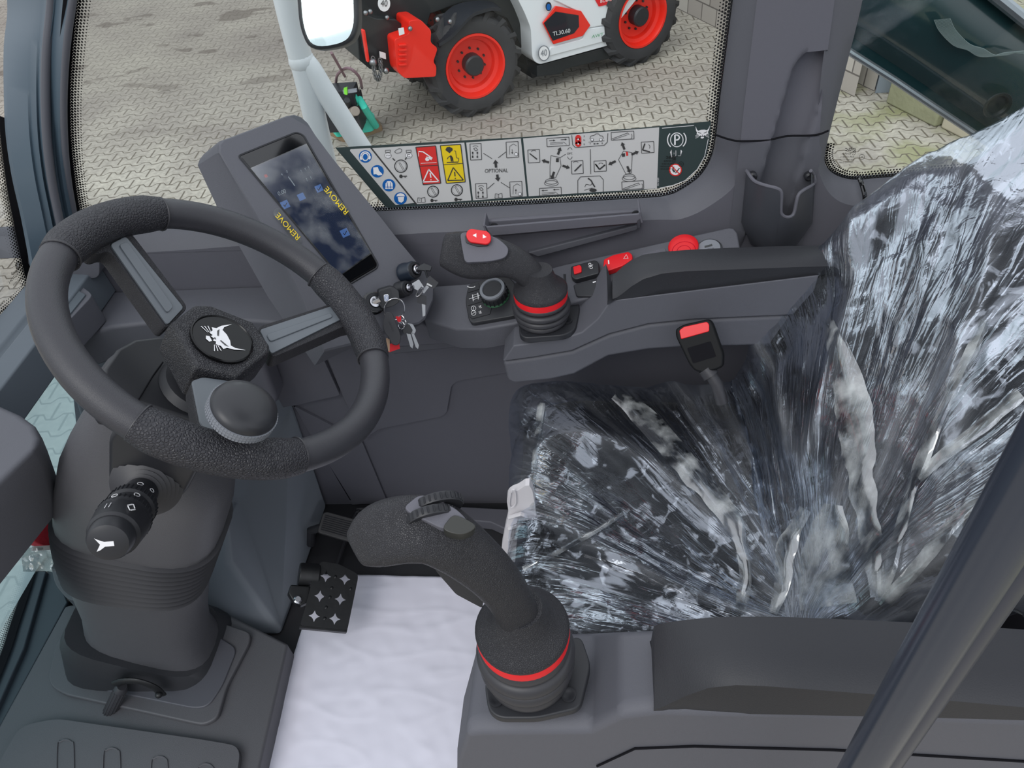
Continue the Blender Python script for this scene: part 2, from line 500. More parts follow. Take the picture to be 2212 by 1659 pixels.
# ============================================================ OUTSIDE: red and white telehandler
T0 = at(1040, 251, Z=GZ); T1 = at(1385, 141, Z=GZ)
TD = (T1-T0).normalized()
TN = Vector((TD.y, -TD.x, 0))          # towards the cab
def tp(px, py, off=0.0):               # point on the machine's side plane
    return atp(px, py, T0+TN*off, TN)
tele = thing('telehandler', 'red and white telehandler with black tyres parked across the yard', 'telehandler', T0)
WR = .5
def wheel(c, ax, R, W, steer=0):
    """c outer-face centre; ax outward axis"""
    ax = Matrix.Rotation(steer, 3, 'Z') @ ax
    a = Vector((0, 0, 1)); s_ = a.cross(ax).normalized()
    t = B()
    prof = [(R*.60, -.02), (R*.63, .0), (R*.72, .012), (R*.84, .006), (R*.91, -.02), (R*.93, -.05), (R*.93, -W+.05), (R*.91, -W+.02), (R*.8, -W), (R*.6, -W)]
    t.lathe(c, ax, prof, n=48, cap=False)
    nl = 17
    for side in (0, 1):
        for i in range(nl):
            th = 2*PI*(i+.5*side)/nl
            rows = []
            for k, (h, dth, r0) in enumerate(((.006, -.05, .78), (-.035, .04, .92), (-.5*W, .26, .92))):
                if side: h = -W-h
                hw = .062
                tt = th+dth
                ring = []
                for (dr, dw) in ((0, -hw), (0, hw), (R*(.095 if k else .085), hw*.75), (R*(.095 if k else .085), -hw*.75)):
                    q = tt+dw/1.0
                    rr = R*r0+dr
                    ring.append(c+ax*h+(a*math.cos(q)+s_*math.sin(q))*rr)
                rows.append(ring)
            t.loft(rows)
    tyre = t.obj('tyre', 'tyre', tele, angle=30)
    r = B()
    r.lathe(c, ax, [(R*.62, -.012), (R*.62, .004), (R*.58, .004), (R*.555, -.02), (R*.54, -.07), (R*.47, -.085), (R*.44, -.13), (R*.36, -.14), (R*.25, -.13), (.0, -.13)], n=40, cap=False)
    ro = r.obj('wheel_rim', 'orangered', tele, angle=40)
    h = B(); h.lathe(c, ax, [(R*.20, -.14), (R*.20, -.03), (R*.17, -.015), (0, -.015)], n=20)
    ho = h.obj('hub', 'black', tele); ho.parent = ro; ho.matrix_parent_inverse = Matrix()
    ro.matrix_world  # noqa
    for i in range(10):
        q = 2*PI*i/10
        nb = B(); nb.lathe(c+ax*-.135+(a*math.cos(q)+s_*math.sin(q))*R*.29, ax, [(.012, 0), (.012, .02), (0, .02)], n=6)
        no = nb.obj('wheel_nut', 'black', tele); no.parent = ro; no.matrix_parent_inverse = Matrix()
def wc(px, py, off=0):
    return tp(px, py, off)
c0 = T0+Vector((0, 0, WR)); c1 = T1+Vector((0, 0, WR))
wheel(c0, TN, WR, .34, math.radians(-6)); wheel(c1, TN, WR, .34)
wheel(c0-TN*1.35, -TN, WR, .34); wheel(c1-TN*1.35, -TN, WR, .34)

# white engine cover
OFF = -.06
def tpoly(pts, off=OFF): return [tp(x, y, off) for x, y in pts]
b = B()
b.prism(rnd(tpoly([(1090, -120), (1117, -5), (1134, 29), (1147, 62), (1150, 128), (1164, 140), (1330, 94), (1334, 49), (1338, -2), (1352, -50), (1352, -120)]), .05), -TN*.5)
b.obj('engine_cover', 'whitepaint', tele, bev=.03, seg=3)
b = B()
b.prism(tpoly([(1196, 0), (1290, -30), (1395, -25), (1335, 50), (1268, 62), (1248, 25)], OFF+.02), -TN*.05)
b.prism(tpoly([(1268, 62), (1335, 52), (1330, 84), (1180, 124), (1190, 102), (1258, 84)], OFF+.016), -TN*.04)
b.obj('raised_cover_panel', 'whitepaint', tele, bev=.012, seg=3)
b = B()
b.prism(tpoly([(1160, 142), (1338, 94), (1338, 122), (1222, 150), (1214, 160), (1160, 167)], OFF-.03), -TN*.5)
b.obj('underbody', 'chassis', tele, bev=.012)
b = B()
b.prism(tpoly([(1201, 13), (1256, 24), (1276, 55), (1259, 78), (1196, 96), (1173, 50)], OFF+.035), -TN*.02)
lab(b.obj('side_badge', 'orangered', tele, bev=.006), 'red six-sided badge around the dark side vent')
bb = B()
bb.poly(tpoly([(1200, 25), (1250, 33), (1251, 58), (1240, 72), (1194, 88), (1175, 50)], OFF+.038))
bb.obj('side_badge_vent', mat('glossy_navy', (28, 32, 42), .15), tele)
bb = B()
ex = Vector((1232, 66))-Vector((1192, 74))
def onpl(cx, cy, ux, uy, vx, vy, off=OFF+.045, plane=None):
    return lambda x, y: tp(cx+ux*x+vx*y, cy+uy*x+vy*y, off)
bb.text('TL30.60', onpl(1213, 70, 11.5, -2.4, -.6, -12.5))
bb.obj('model_lettering', 'white', tele, smooth=False, clean=False); bb = B()
bb.text('AWT', onpl(1291, 77, 11, -2.6, 1, -10))
bb.obj('green_lettering', 'green', tele, smooth=False, clean=False); bb = B()
bb.prism(tpoly([(1282, -8), (1345, -18), (1332, 6), (1294, 14)], OFF+.03), -TN*.01)
bb.mi = 1
bb.text('BOBCAT', onpl(1314, 0, 9, -2, 0, -9))
bb.obj('name_plate', ['red', 'white'], tele, smooth=False, clean=False); bb = B()
bb.mi = 3
for cx_, cy_, r_ in ((1175, 115, 13),):
    bb.poly([tp(cx_+(r_+1)*math.cos(q)*.92, cy_+(r_+4)*math.sin(q), OFF+.034) for q in [i*PI/14 for i in range(28)]])
    bb.mi = 4
    bb.poly([tp(cx_+r_*math.cos(q)*.82, cy_+r_*math.sin(q)*1.15, OFF+.037) for q in [i*PI/14 for i in range(28)]])
    bb.mi = 3
    bb.text('40', onpl(cx_, cy_, 14, -3, 0, -20, OFF+.041))
bb.obj('speed_limit_disc', ['white', 'green', 'red', 'grating', 'white'], tele, smooth=False, clean=False); bb = B()
bb.mi = 5
bb.poly([tp(1185+6.5*math.cos(q), 14+10*math.sin(q), OFF+.034) for q in [i*PI/14 for i in range(28)]])
bb.mi = 6
bb.poly([tp(1185+4.5*math.cos(q), 15+7*math.sin(q), OFF+.037) for q in [i*PI/14 for i in range(28)]])
bb.obj('filler_cap', ['white', 'green', 'red', 'grating', 'white', 'black', 'blue'], tele, smooth=False, clean=False)

# dark body, nose, fender, red guard
b = B()
b.prism(tpoly([(765, -140), (770, 60), (776, 130), (800, 150), (860, 158), (905, 120), (930, 30), (1000, 5), (1095, 40), (1125, 100), (1150, 170), (1166, 165), (1156, 60), (1110, -140)], -.28), -TN*.9)
b.obj('chassis', 'chassis', tele, bev=.01)
b = B()
b.prism(tpoly([(776, 25), (812, 40), (855, 42), (878, 60), (882, 80), (852, 90), (860, 150), (822, 150), (797, 133), (783, 64)], -.16), -TN*.14)
b.obj('front_plate', 'chassis', tele, bev=.01)
b = B()
b.prism(rnd(tpoly([(852, 85), (884, 74), (883, 45), (908, 42), (932, 66), (930, 92), (946, 104), (936, 134), (943, 143), (942, 166), (873, 169), (858, 153)], .02), .03), -TN*.3)
for i in range(5):
    y = 97+i*10.5
    b.prism(rnd(tpoly([(862, y), (879, y-1.5), (880, y+3), (863, y+4.5)], .045), .008), -TN*.05)
b.obj('front_guard', 'orangered', tele, bev=.02, seg=3)
b = B()
b.prism(tpoly([(784, 66), (789, 65), (799, 132), (795, 136)], -.10), -TN*.06)
lab(b.obj('red_marker_bar', 'orangered', tele, bev=.006), 'narrow red upright bar on the dark front plate')
b = B()
ch = [tp(x, y, -.08) for x, y in ((806, 128), (808, 148), (812, 166), (819, 168), (823, 150), (821, 132))]
for i, p in enumerate(crom(ch, 4)):
    tt = TN if i % 2 else TD
    ring = [p+(Vector((0, 0, 1))*math.cos(q)*.028+tt*math.sin(q)*.018) for q in [k*PI/5 for k in range(10)]]
    b.tube(ring, .005, n=5, closed=True)
b.ball(tp(806, 135, -.08), .035); b.ball(tp(834, 153, -.08), .03)
lab(b.obj('coupling_chain', 'steel', tele), 'small steel chain and shackle hanging at the nose')
b = B()
b.prism(tpoly([(820, 111), (833, 115), (834, 128), (821, 124)], -.12), -TN*.01)
b.obj('white_sticker', 'white', tele, smooth=False); b = B()
b.prism(tpoly([(861, 62), (872, 60), (874, 73), (863, 77)], .045), -TN*.01); b.obj('white_sticker', 'white', tele, smooth=False); b = B()
b.prism([tp(830+13*math.cos(q), 8+17*math.sin(q), -.1) for q in [i*PI/12 for i in range(24)]], -TN*.01)
b.mi = 1
b.text('40', onpl(830, 8, 15, 0, 1, -20, -.095))
b.obj('speed_limit_disc', ['white', 'ink'], tele, smooth=False)
for bx, by in ((790, 28), (800, 25), (836, 38), (945, 42), (972, 47), (886, 62)):
    b = B(); b.ball(tp(bx, by, .06 if bx > 880 else -.14), .022)
    b.obj('bolt', 'steel', tele)
# fender over the near front wheel
b = B()
arc = crom([(938, 92, 0), (942, 66, 0), (955, 34, 0), (985, 10, 0), (1025, 2, 0), (1062, 4, 0), (1082, 18, 0)], 4)
inn = crom([(948, 96, 0), (975, 78, 0), (1000, 52, 0), (1020, 32, 0), (1040, 24, 0), (1062, 18, 0), (1082, 20, 0)], 4)
r1 = [tp(p.x, p.y-2, .05) for p in inn]
r2 = [tp(p.x, p.y, -.22) for p in arc]
r3 = [p+Vector((0, 0, -.03)) for p in r2]; r4 = [p+Vector((0, 0, -.03)) for p in r1]
b.loft([r1, r2, r3, r4], closed=False, cap=False); b.loft([r4, r1], closed=False, cap=False)
b.obj('front_fender', 'navy', tele, angle=50)
# boom stub and cab column far above the frame keep the mass of the machine
b = B()
b.box(T0.lerp(T1, .5)-TN*.75+Vector((0, 0, 1.75)), (3.6, .45, .5), Matrix.Rotation(math.atan2(TD.y, TD.x), 3, 'Z'))
b.obj('boom', 'chassis', tele, bev=.03)

# ============================================================ OUTSIDE: plate compactor
PC = at(765, 285, Z=GZ)
pc = thing('plate_compactor', 'turquoise plate compactor with rusty base standing behind the white mirror tube', 'compactor', PC)
def gp(px, py, h=0): return at(px, py, Z=GZ+h)
b = B()
P = [gp(703, 262), (gp(712, 292)), gp(742, 308), gp(790, 296), gp(828, 282), gp(818, 266), gp(760, 262)]
b.prism(rnd(P, .03), (0, 0, .05)); b.obj('base_plate', 'rust', pc, bev=.01)
b = B()
b.prism(rnd([gp(712, 278, .05), gp(728, 297, .05), gp(805, 284, .05), gp(815, 272, .05), gp(790, 250, .05)], .03), (0, 0, .12))
b.tube([gp(776, 214, .45), gp(786, 230, .42), gp(803, 258, .2), gp(812, 272, .08)], .035, n=10)
b.tube([gp(762, 208, .5), gp(772, 222, .42)], .04, n=10)
b.obj('turquoise_housing', 'teal', pc, bev=.015)
b = B()
b.box(gp(745, 240, .3), (.34, .28, .3)); b.box(gp(742, 205, .5), (.26, .2, .16)); b.tube([gp(757, 262, .16), gp(750, 216, .55)], .03)
b.obj('engine', 'blackm', pc, bev=.02)
b = B(); b.tube([gp(768, 240, .45), gp(758, 242, .36), gp(758, 246, .3)], .045); b.box(gp(758, 246, .3), (.12, .1, .12))
b.obj('exhaust', mat('warm_grey_metal', (150, 140, 130), .6, var=.2), pc, bev=.01)
b = B(); b.prism([gp(740, 196, .62), gp(770, 192, .62), gp(771, 199, .60), gp(742, 203, .60)], (0, .02, 0)); b.mi = 1
b.prism([gp(742, 192, .64), gp(749, 190, .64), gp(750, 205, .60), gp(744, 204, .60)], (0, .03, 0))
b.obj('maker_plate', ['grating', 'lime'], pc)
b = B(); b.tube(crom([gp(725, 182, .5), gp(730, 160, .75), gp(752, 147, .9), gp(775, 165, .8), gp(782, 190, .55)], 5), .013, n=8)
b.tube([gp(716, 114, 1.2), gp(745, 165, .7)], .012, n=8)
b.obj('handle_hoop', mat('faded_purple_hose', (130, 104, 112), .7), pc)

# ============================================================ OUTSIDE: own machine - mirror on white tubes
def ty(px, py, y=1.34): return at(px, py, Y=y)
mr_ = thing('wing_mirror', 'rectangular wing mirror with black rubber frame carried on white steel tubes', 'mirror', ty(700, 330))
b = B()
pts = crom([ty(590, -130), ty(618, 0), ty(640, 90), ty(660, 165), ty(678, 245), ty(705, 360), ty(722, 440)], 5)
b.tube(pts, .0215, n=20)
b.obj('mounting_tube', 'whitepaint', mr_)
b = B()
b.tube(crom([ty(650, 125), ty(672, 150), ty(700, 195), ty(770, 303), ty(850, 425)], 5), [.0195]*21, n=20)
b.ball(ty(652, 132), .024)
b.obj('mounting_tube', 'whitepaint', mr_)
MC = at(705, 20, Y=1.22); MNn = Vector((.02, -.90, .42)).normalized()
def my(px, py, y=1.22): return atp(px, py, MC+MNn*(1.22-y), MNn)
out = rnd([my(628, -150), my(645, 60), my(668, 112), my(755, 98), my(775, 60), my(768, -150)], [.02, .02, .05, .05, .02, .02])
b = B(); b.prism(out, -MNn*.03); b.obj('mirror_frame', 'rubber', mr_, bev=.006, seg=3)
inn = rnd([my(640, -140, 1.2185), my(655, 58, 1.2185), my(675, 104, 1.2185), my(748, 92, 1.2185), my(765, 57, 1.2185), my(758, -140, 1.2185)], [.02, .02, .04, .04, .02, .02])
b = B(); b.poly(inn)
lab(b.obj('mirror_glass', mat('mirror_glass', (225, 232, 235), .03, metal=1), mr_, smooth=False), 'bright mirror glass')
# ============================================================ CAB SHELL
def glass_mat(name, tint=(.96, .985, .98), refl=.35):
    m = bpy.data.materials.new(name); m.use_nodes = True
    t = m.node_tree; N = t.nodes; L = t.links
    N.remove(N['Principled BSDF'])
    tr = N.new('ShaderNodeBsdfTransparent'); tr.inputs['Color'].default_value = (*tint, 1)
    gl = N.new('ShaderNodeBsdfGlossy'); gl.inputs['Roughness'].default_value = 0.02
    fr = N.new('ShaderNodeFresnel'); fr.inputs['IOR'].default_value = 1.45
    mu = N.new('ShaderNodeMath'); mu.operation = 'MULTIPLY'; mu.inputs[1].default_value = refl
    mx = N.new('ShaderNodeMixShader')
    L.new(fr.outputs[0], mu.inputs[0]); L.new(mu.outputs[0], mx.inputs[0])
    L.new(tr.outputs[0], mx.inputs[1]); L.new(gl.outputs[0], mx.inputs[2])
    L.new(mx.outputs[0], N['Material Output'].inputs['Surface'])
    return m
M['glass'] = glass_mat('clear_cab_glass')
M['glasst'] = glass_mat('teal_tinted_glass', (.66, .86, .90), 1.4)
_t = M['glasst'].node_tree
_d = _t.nodes.new('ShaderNodeBsdfTranslucent'); _d.inputs['Color'].default_value = (.28, .40, .43, 1)
_m = _t.nodes.new('ShaderNodeMixShader'); _m.inputs[0].default_value = .6
_o = _t.nodes['Material Output']; _s = _o.inputs['Surface'].links[0].from_socket
_t.links.new(_s, _m.inputs[1]); _t.links.new(_d.outputs[0], _m.inputs[2]); _t.links.new(_m.outputs[0], _o.inputs['Surface'])

def frit_mat():
    m = bpy.data.materials.new('ceramic_dot_frit'); m.use_nodes = True
    t = m.node_tree; N = t.nodes; L = t.links
    p = N['Principled BSDF']; p.inputs['Base Color'].default_value = (.006, .006, .007, 1); p.inputs['Roughness'].default_value = .3
    tr = N.new('ShaderNodeBsdfTransparent'); mx = N.new('ShaderNodeMixShader')
    uv = N.new('ShaderNodeUVMap')
    def cell(off):
        mp = N.new('ShaderNodeMapping'); mp.inputs['Scale'].default_value = (1, 1/1.732, 1); mp.inputs['Location'].default_value = off
        L.new(uv.outputs[0], mp.inputs['Vector'])
        fr = N.new('ShaderNodeVectorMath'); fr.operation = 'FRACTION'; L.new(mp.outputs[0], fr.inputs[0])
        sb = N.new('ShaderNodeVectorMath'); sb.operation = 'SUBTRACT'; sb.inputs[1].default_value = (.5, .5, 0); L.new(fr.outputs[0], sb.inputs[0])
        ml = N.new('ShaderNodeVectorMath'); ml.operation = 'MULTIPLY'; ml.inputs[1].default_value = (1, 1.732, 0); L.new(sb.outputs[0], ml.inputs[0])
        ln = N.new('ShaderNodeVectorMath'); ln.operation = 'LENGTH'; L.new(ml.outputs[0], ln.inputs[0])
        return ln.outputs['Value']
    a = cell((0, 0, 0)); c = cell((.5, .5, 0))
    mi = N.new('ShaderNodeMath'); mi.operation = 'MINIMUM'; L.new(a, mi.inputs[0]); L.new(c, mi.inputs[1])
    sp = N.new('ShaderNodeSeparateXYZ'); L.new(uv.outputs[0], sp.inputs[0])
    mr = N.new('ShaderNodeMapRange'); mr.inputs['From Min'].default_value = 0.2; mr.inputs['From Max'].default_value = 3.6
    mr.inputs['To Min'].default_value = .52; mr.inputs['To Max'].default_value = .2
    L.new(sp.outputs['Y'], mr.inputs['Value'])
    lt = N.new('ShaderNodeMath'); lt.operation = 'LESS_THAN'; L.new(mi.outputs[0], lt.inputs[0]); L.new(mr.outputs[0], lt.inputs[1])
    L.new(lt.outputs[0], mx.inputs[0]); L.new(tr.outputs[0], mx.inputs[1]); L.new(p.outputs[0], mx.inputs[2])
    L.new(mx.outputs[0], N['Material Output'].inputs['Surface'])
    return m
M['frit'] = frit_mat()

def frit(edge, inward, name, parent, cell=.0043, rows=3.5, solid=.0, flip=1):
    """band of printed dots along the pane's edge; inward = vector function or list of vectors"""
    b = B(); uvl = b.bm.loops.layers.uv.new('UVMap')
    s = 0; prev = None; cols = []
    for i, p in enumerate(edge):
        a = edge[max(i-1, 0)]; c = edge[min(i+1, len(edge)-1)]
        t = (c-a).normalized(); n = t.cross(inward).normalized()*flip
        if prev is not None: s += (p-prev).length
        prev = p
        cols.append((p, n, s))
    for (p, n, s0), (q, m_, s1) in zip(cols, cols[1:]):
        w = rows*cell
        vs = [b.bm.verts.new(v) for v in (p, q, q+m_*w, p+n*w)]
        f = b.f(vs)
        for lp, c in zip(f.loops, ((s0/cell, 0), (s1/cell, 0), (s1/cell, rows), (s0/cell, rows))): lp[uvl].uv = c
        if solid:
            b.mi = 1
            b.poly([p, q, q-m_*solid, p-n*solid]); b.mi = 0
    return b.obj(name, ['frit', 'seam'], parent, smooth=False, clean=False)

YG = 1.0     # plane of the right-hand glass
YP = 0.965   # inner trim wall
def g(px, py, y=YG): return at(px, py, Y=y)

# --- right side window outline (glass edge at trim), from upper front round the bottom to the upper rear
front_edge = [(183, -130), (166, 0), (156, 100), (150, 200), (152, 300), (160, 380), (172, 455), (185, 486)]
bot = [(300, 484), (540, 470), (820, 456), (1100, 444), (1380, 428), (1430, 424), (1475, 410), (1512, 380), (1536, 340), (1547, 290)]
rear = [(1557, 200), (1570, 100), (1583, 0), (1600, -130)]
w1 = [g(x, y, YG) for x, y in front_edge+bot+rear]
b = B(); b.prism([p+Vector((0, .002, 0)) for p in w1], (0, .005, 0))
win1 = struct(b.obj('window_1', 'glass', smooth=False))
NY = Vector((0, 1, 0))
e1 = crom([g(x, y, YG) for x, y in front_edge], 5)
frit(e1, NY, 'dotted_border', win1, rows=4.2, cell=.0045, solid=.016, flip=1)
e2 = crom([g(x, y, YG) for x, y in [(540, 470)]+bot[2:]+rear], 5)
frit(e2, NY, 'dotted_border', win1, rows=3.8, cell=.0043, flip=1)
# --- rear quarter window
q_edge = [(1880, -130), (1858, 20), (1826, 150), (1796, 260), (1784, 310), (1780, 340), (1790, 366), (1815, 382), (1850, 388), (1900, 384), (2080, 370), (2300, 354), (2520, 338)]
w2 = [g(x, y) for x, y in q_edge]+[g(2700, -130)]
b = B(); b.prism([p+Vector((0, .002, 0)) for p in w2], (0, .005, 0))
win2 = struct(b.obj('window_2', 'glass', smooth=False))
frit(crom([g(x, y) for x, y in q_edge[4:]], 5), NY, 'dotted_border', win2, rows=3.2, cell=.0043, flip=1)

# --- trim: reveal strips from glass edge to inner crease, then flat inner wall
crA = [(-60, 560), (171, 553), (400, 540), (521, 531), (855, 507), (1050, 497), (1388, 476), (1475, 472), (1548, 435), (1594, 389), (1603, 316), (1612, 230), (1640, 0), (1655, -130)]
edA = [(-20, 500), (185, 486), (400, 478), (540, 470), (820, 456), (1060, 446), (1395, 428), (1450, 420), (1512, 380), (1540, 335), (1548, 290), (1556, 210), (1583, 0), (1600, -130)]
crB = [(1812, -130), (1795, 0), (1772, 180), (1763, 320), (1772, 380), (1795, 421), (1832, 442), (1887, 444), (1992, 435), (2212, 415), (2500, 390)]
edB = [(1880, -130), (1860, 5), (1810, 205), (1782, 320), (1782, 352), (1797, 374), (1830, 387), (1872, 388), (1992, 378), (2212, 361), (2500, 340)]
def strip(ed, cr, n=5):
    E = crom([g(x, y, YG) for x, y in ed], n); C = crom([g(x, y, YP) for x, y in cr], n)
    rows = []
    for t, yy in ((0, YG+.012), (0.02, YG-.006), (.5, .978), (.88, YP+.003), (1, YP)):
        rows.append([Vector((e.x*(1-t)+c.x*t, yy, e.z*(1-t)+c.z*t)) for e, c in zip(E, C)])
    return rows
b = B(); b.loft(strip(edA, crA), closed=False, cap=False)
struct(b.obj('trim_1', 'panel', angle=50))
b = B(); b.loft(strip(edB, crB), closed=False, cap=False)
struct(b.obj('trim_2', 'panel', angle=50))
# flat lower wall + pillar front with a moulded groove
CA = crom([g(x, y, YP) for x, y in crA], 5); CB = crom([g(x, y, YP) for x, y in crB], 5)
b = B()
low = [p for p in CA if p.z <= .80]; up = [p for p in CB if p.z <= .795]
ring = low+[Vector((.243, YP, .80)), Vector((.247, YP, .66)), Vector((.318, YP, .66)), Vector((.308, YP, .795))]+up+[Vector((.95, YP, CB[-1].z)), Vector((.95, YP, -.02)), Vector((-1.15, YP, -.02)), Vector((-.874, YP, .60)), Vector((-.872, YP, low[0].z))]
b.prism(ring, (0, .02, 0))
wr = struct(b.obj('wall_right', 'panel2', smooth=False))
# upper pillar cover: curved loft with groove, seam above the lower trim
def pillar(z0, z1, steps, name, m):
    rows = []
    for i in range(steps+1):
        z = z0+(z1-z0)*i/steps
        def xat(cv):
            for a, c in zip(cv, cv[1:]):
                lo, hi = sorted((a.z, c.z))
                if lo <= z <= hi and hi > lo and abs(c.x-a.x) < 1:
                    return a.x+(c.x-a.x)*(z-a.z)/(c.z-a.z)
            return None
        ca = [p for p in CA if p.z > .74][::1]; cb = [p for p in CB if p.z > .74]
        xa = xat(ca); xb = xat(cb)
        if z < .80: xa = .2262+(.80-z)*.02-.002
        if z < .80: xb = .3245+(.80-z)*.02+.004
        if xa is None: xa = max(ca, key=lambda p: p.z).x
        if xb is None: xb = max(cb, key=lambda p: p.z).x
        xa -= .003; xb += .004
        row = []
        gx = .286+(z-.80)*.10       # groove centre
        hw = .024
        gt = .925                   # groove top height
        fade = 1.0
        if z > gt-.02: fade = max(0, 1-((z-(gt-.02))/.02)**2)
        w_ = hw*math.sqrt(fade) if fade > 0 else 0
        for k in range(25):
            x = xa+(xb-xa)*k/24
            y = YP-.0012-.004*math.sin(PI*k/24)
            if w_ > 0 and abs(x-gx) < w_:
                y += .020*math.sqrt(max(0, 1-((x-gx)/w_)**2))
            row.append(Vector((x, y, z)))
        rows.append(row)
    b = B(); b.loft(rows, closed=False, cap=False)
    return b.obj(name, m, angle=60)
struct(pillar(.809, 1.25, 60, 'trim_3', 'panel2'))
struct(pillar(.64, .811, 18, 'trim_4', 'panel'))
b = B(); b.tube(crom([g(x, y, YP-.004) for x, y in ((1545, 291), (1575, 301), (1603, 305), (1660, 302), (1700, 294), (1745, 293), (1770, 290), (1790, 282))], 4), .0013, n=6)
struct(b.obj('trim_5', 'seam'))

# --- floor, kick panels
b = B(); b.box((-.05, .56, -.01), (2.0, .84, .02)); 
struct(b.obj('floor', mat('near_black_floor_mat', (40, 40, 44), .7, var=.2, varscale=30), bev=.002))
b = B()
fl = [at(780, 1098, Z=.03), at(960, 1092, Z=.03), at(1110, 1100, Z=.03), at(1400, 1110, Z=.03), at(1400, 1200, Z=.03), at(1240, 1190, Z=.03), at(1130, 1160, Z=.03), at(1060, 1128, Z=.03), at(960, 1118, Z=.03)]
b.prism(fl, (0, 0, -.028))
struct(b.obj('baseboard_right', 'panel2', bev=.003))
def pf(px, py, X=None, Y=None, Z=None): return at(px, py, X=X, Y=Y, Z=Z)
# bulkhead box between column and right wall
F1 = pf(612, 1377, Z=.0); F2 = pf(700, 1069, Y=YP); F2.z = 0
P2 = pf(494, 1216, X=-.68); P3 = pf(492, 1122, X=-.68); P4 = pf(508, 1085, X=-.69)
T2 = pf(640, 880, Y=YP-.005); T1_ = pf(560, 905, X=-.66)
b = B()
def quad(*p): b.poly(p)
P5 = P4+Vector((-.02, 0, .25)); T3 = Vector((T2.x-.02, YP, P5.z))
front = [F1, F2+Vector((0, -.002, 0)), T2, T3, P5, P4, P3, P2]
back = [p+Vector((-.16, .0, 0)) for p in front]
b.loft([front, back])
struct(b.obj('trim_6', mat('blue_grey_bulkhead_plastic', (108, 114, 122), .5, spec=.4), bev=.012, seg=3))
# wall relief panels and seams on the right wall
def wpoly(pts, name, th=.004, m='panel2', r=.006, y=YP):
    b = B(); b.prism(rnd([g(x, y2, y) for x, y2 in pts], r), (0, -th, 0))
    return struct(b.obj(name, m, bev=.002))
wpoly([(560, 742), (690, 742), (737, 846), (640, 868), (560, 880)], 'trim_7', th=.010, m='panel2')
wpoly([(690, 720), (1100, 690), (1110, 797), (990, 817), (976, 828), (966, 885), (956, 894), (820, 921), (786, 945), (742, 850)], 'trim_8', th=.007)
wpoly([(636, 872), (783, 948), (838, 1080), (760, 1086)], 'trim_9', th=.006)
b = B(); b.tube([g(629, 866, YP-.003), g(757, 1080, YP-.006)], .0012, n=6)
struct(b.obj('trim_10', 'seam'))

# --- windshield, its sill and the front corner pillar
b = B()
sec = [(-.868, .665), (-.828, .662), (-.824, .656), (-.818, .655), (-.814, .662), (-.780, .658), (-.776, .60), (-.868, .58)]
b.loft([[Vector((x, .20, z)) for x, z in sec], [Vector((x, YP, z)) for x, z in sec]])
struct(b.obj('windowsill_front', mat('pale_blue_grey_sill_plastic', (96, 104, 112), .5, spec=.4), bev=.003, seg=2))
XS = [(-.868, .64), (-.872, .75), (-.865, .9), (-.84, 1.05), (-.79, 1.25), (-.70, 1.5)]
b = B()
b.loft([[Vector((x, .2, z)) for x, z in XS], [Vector((x, .975, z)) for x, z in XS]], closed=False, cap=False)
win3 = struct(b.obj('window_3', 'glass', clean=False))
cor = crom([at(x, y, X=xx) for x, y, xx in ((-2, 250, -.862), (2, 300, -.863), (15, 400, -.868), (30, 480, -.868), (48, 565, -.868), (60, 612, -.868))], 5)
NX = Vector((1, 0, 0))
frit(cor, NX, 'dotted_border', win3, rows=4, cell=.0045, solid=.02, flip=1)
bo = [at(x, y, X=-.868) for x, y in ((60, 610), (62, 628), (45, 650), (20, 672), (0, 690), (-120, 800))]
frit(crom(bo, 4), NX, 'dotted_border', win3, rows=4, cell=.0045, solid=.012, flip=1)
# lower front glass and its frame
b = B()
b.loft([[Vector((-.872, .2, .60)), Vector((-1.29, .2, -.33))], [Vector((-.872, .97, .60)), Vector((-1.29, .97, -.33))]], closed=False, cap=False)
win4 = struct(b.obj('window_4', 'glasst', clean=False))
# front corner pillar with ribbed rubber, swept between the two panes
pA = [(-15, -130), (15, 0), (8, 100), (8, 200), (12, 290), (25, 380), (45, 470), (62, 560), (72, 620)]
pB = [(185, -130), (160, 0), (146, 100), (140, 200), (141, 290), (147, 370), (158, 440), (175, 520), (185, 570)]
PA = crom([at(x, y, X=-.845) for x, y in pA], 5)
PB = crom([g(x, y, .992) for x, y in pB], 5)
prof = [(0, 0), (.02, .004), (.05, .010), (.38, .016), (.42, .012), (.52, .016), (.56, .010), (.60, .018), (.70, .020), (.74, .010), (.80, .008), (.86, .014), (.93, .012), (.98, .004), (1.0, 0)]
IN = Vector((.6, -.8, 0))
rows = []
for t, h in prof:
    rows.append([a.lerp(c, t)+IN*h for a, c in zip(PA, PB)])
b = B(); b.loft(rows, closed=False, cap=False)
struct(b.obj('trim_11', 'bluegrey', angle=30))
b = B(); b.tube([a.lerp(c, .66)+IN*.022 for a, c in zip(PA, PB)], .0062, n=8); b.tube([a.lerp(c, .97)+IN*.008 for a, c in zip(PA, PB)], .005, n=8)
struct(b.obj('trim_12', 'panel', angle=50))
# small corner cap where pillar meets dash
b = B(); b.prism(rnd([at(x, y, Y=.93) for x, y in ((60, 545), (75, 528), (150, 528), (215, 540), (215, 600), (60, 620))], .012), (0, .03, 0))
struct(b.obj('trim_13', 'panel', bev=.004))
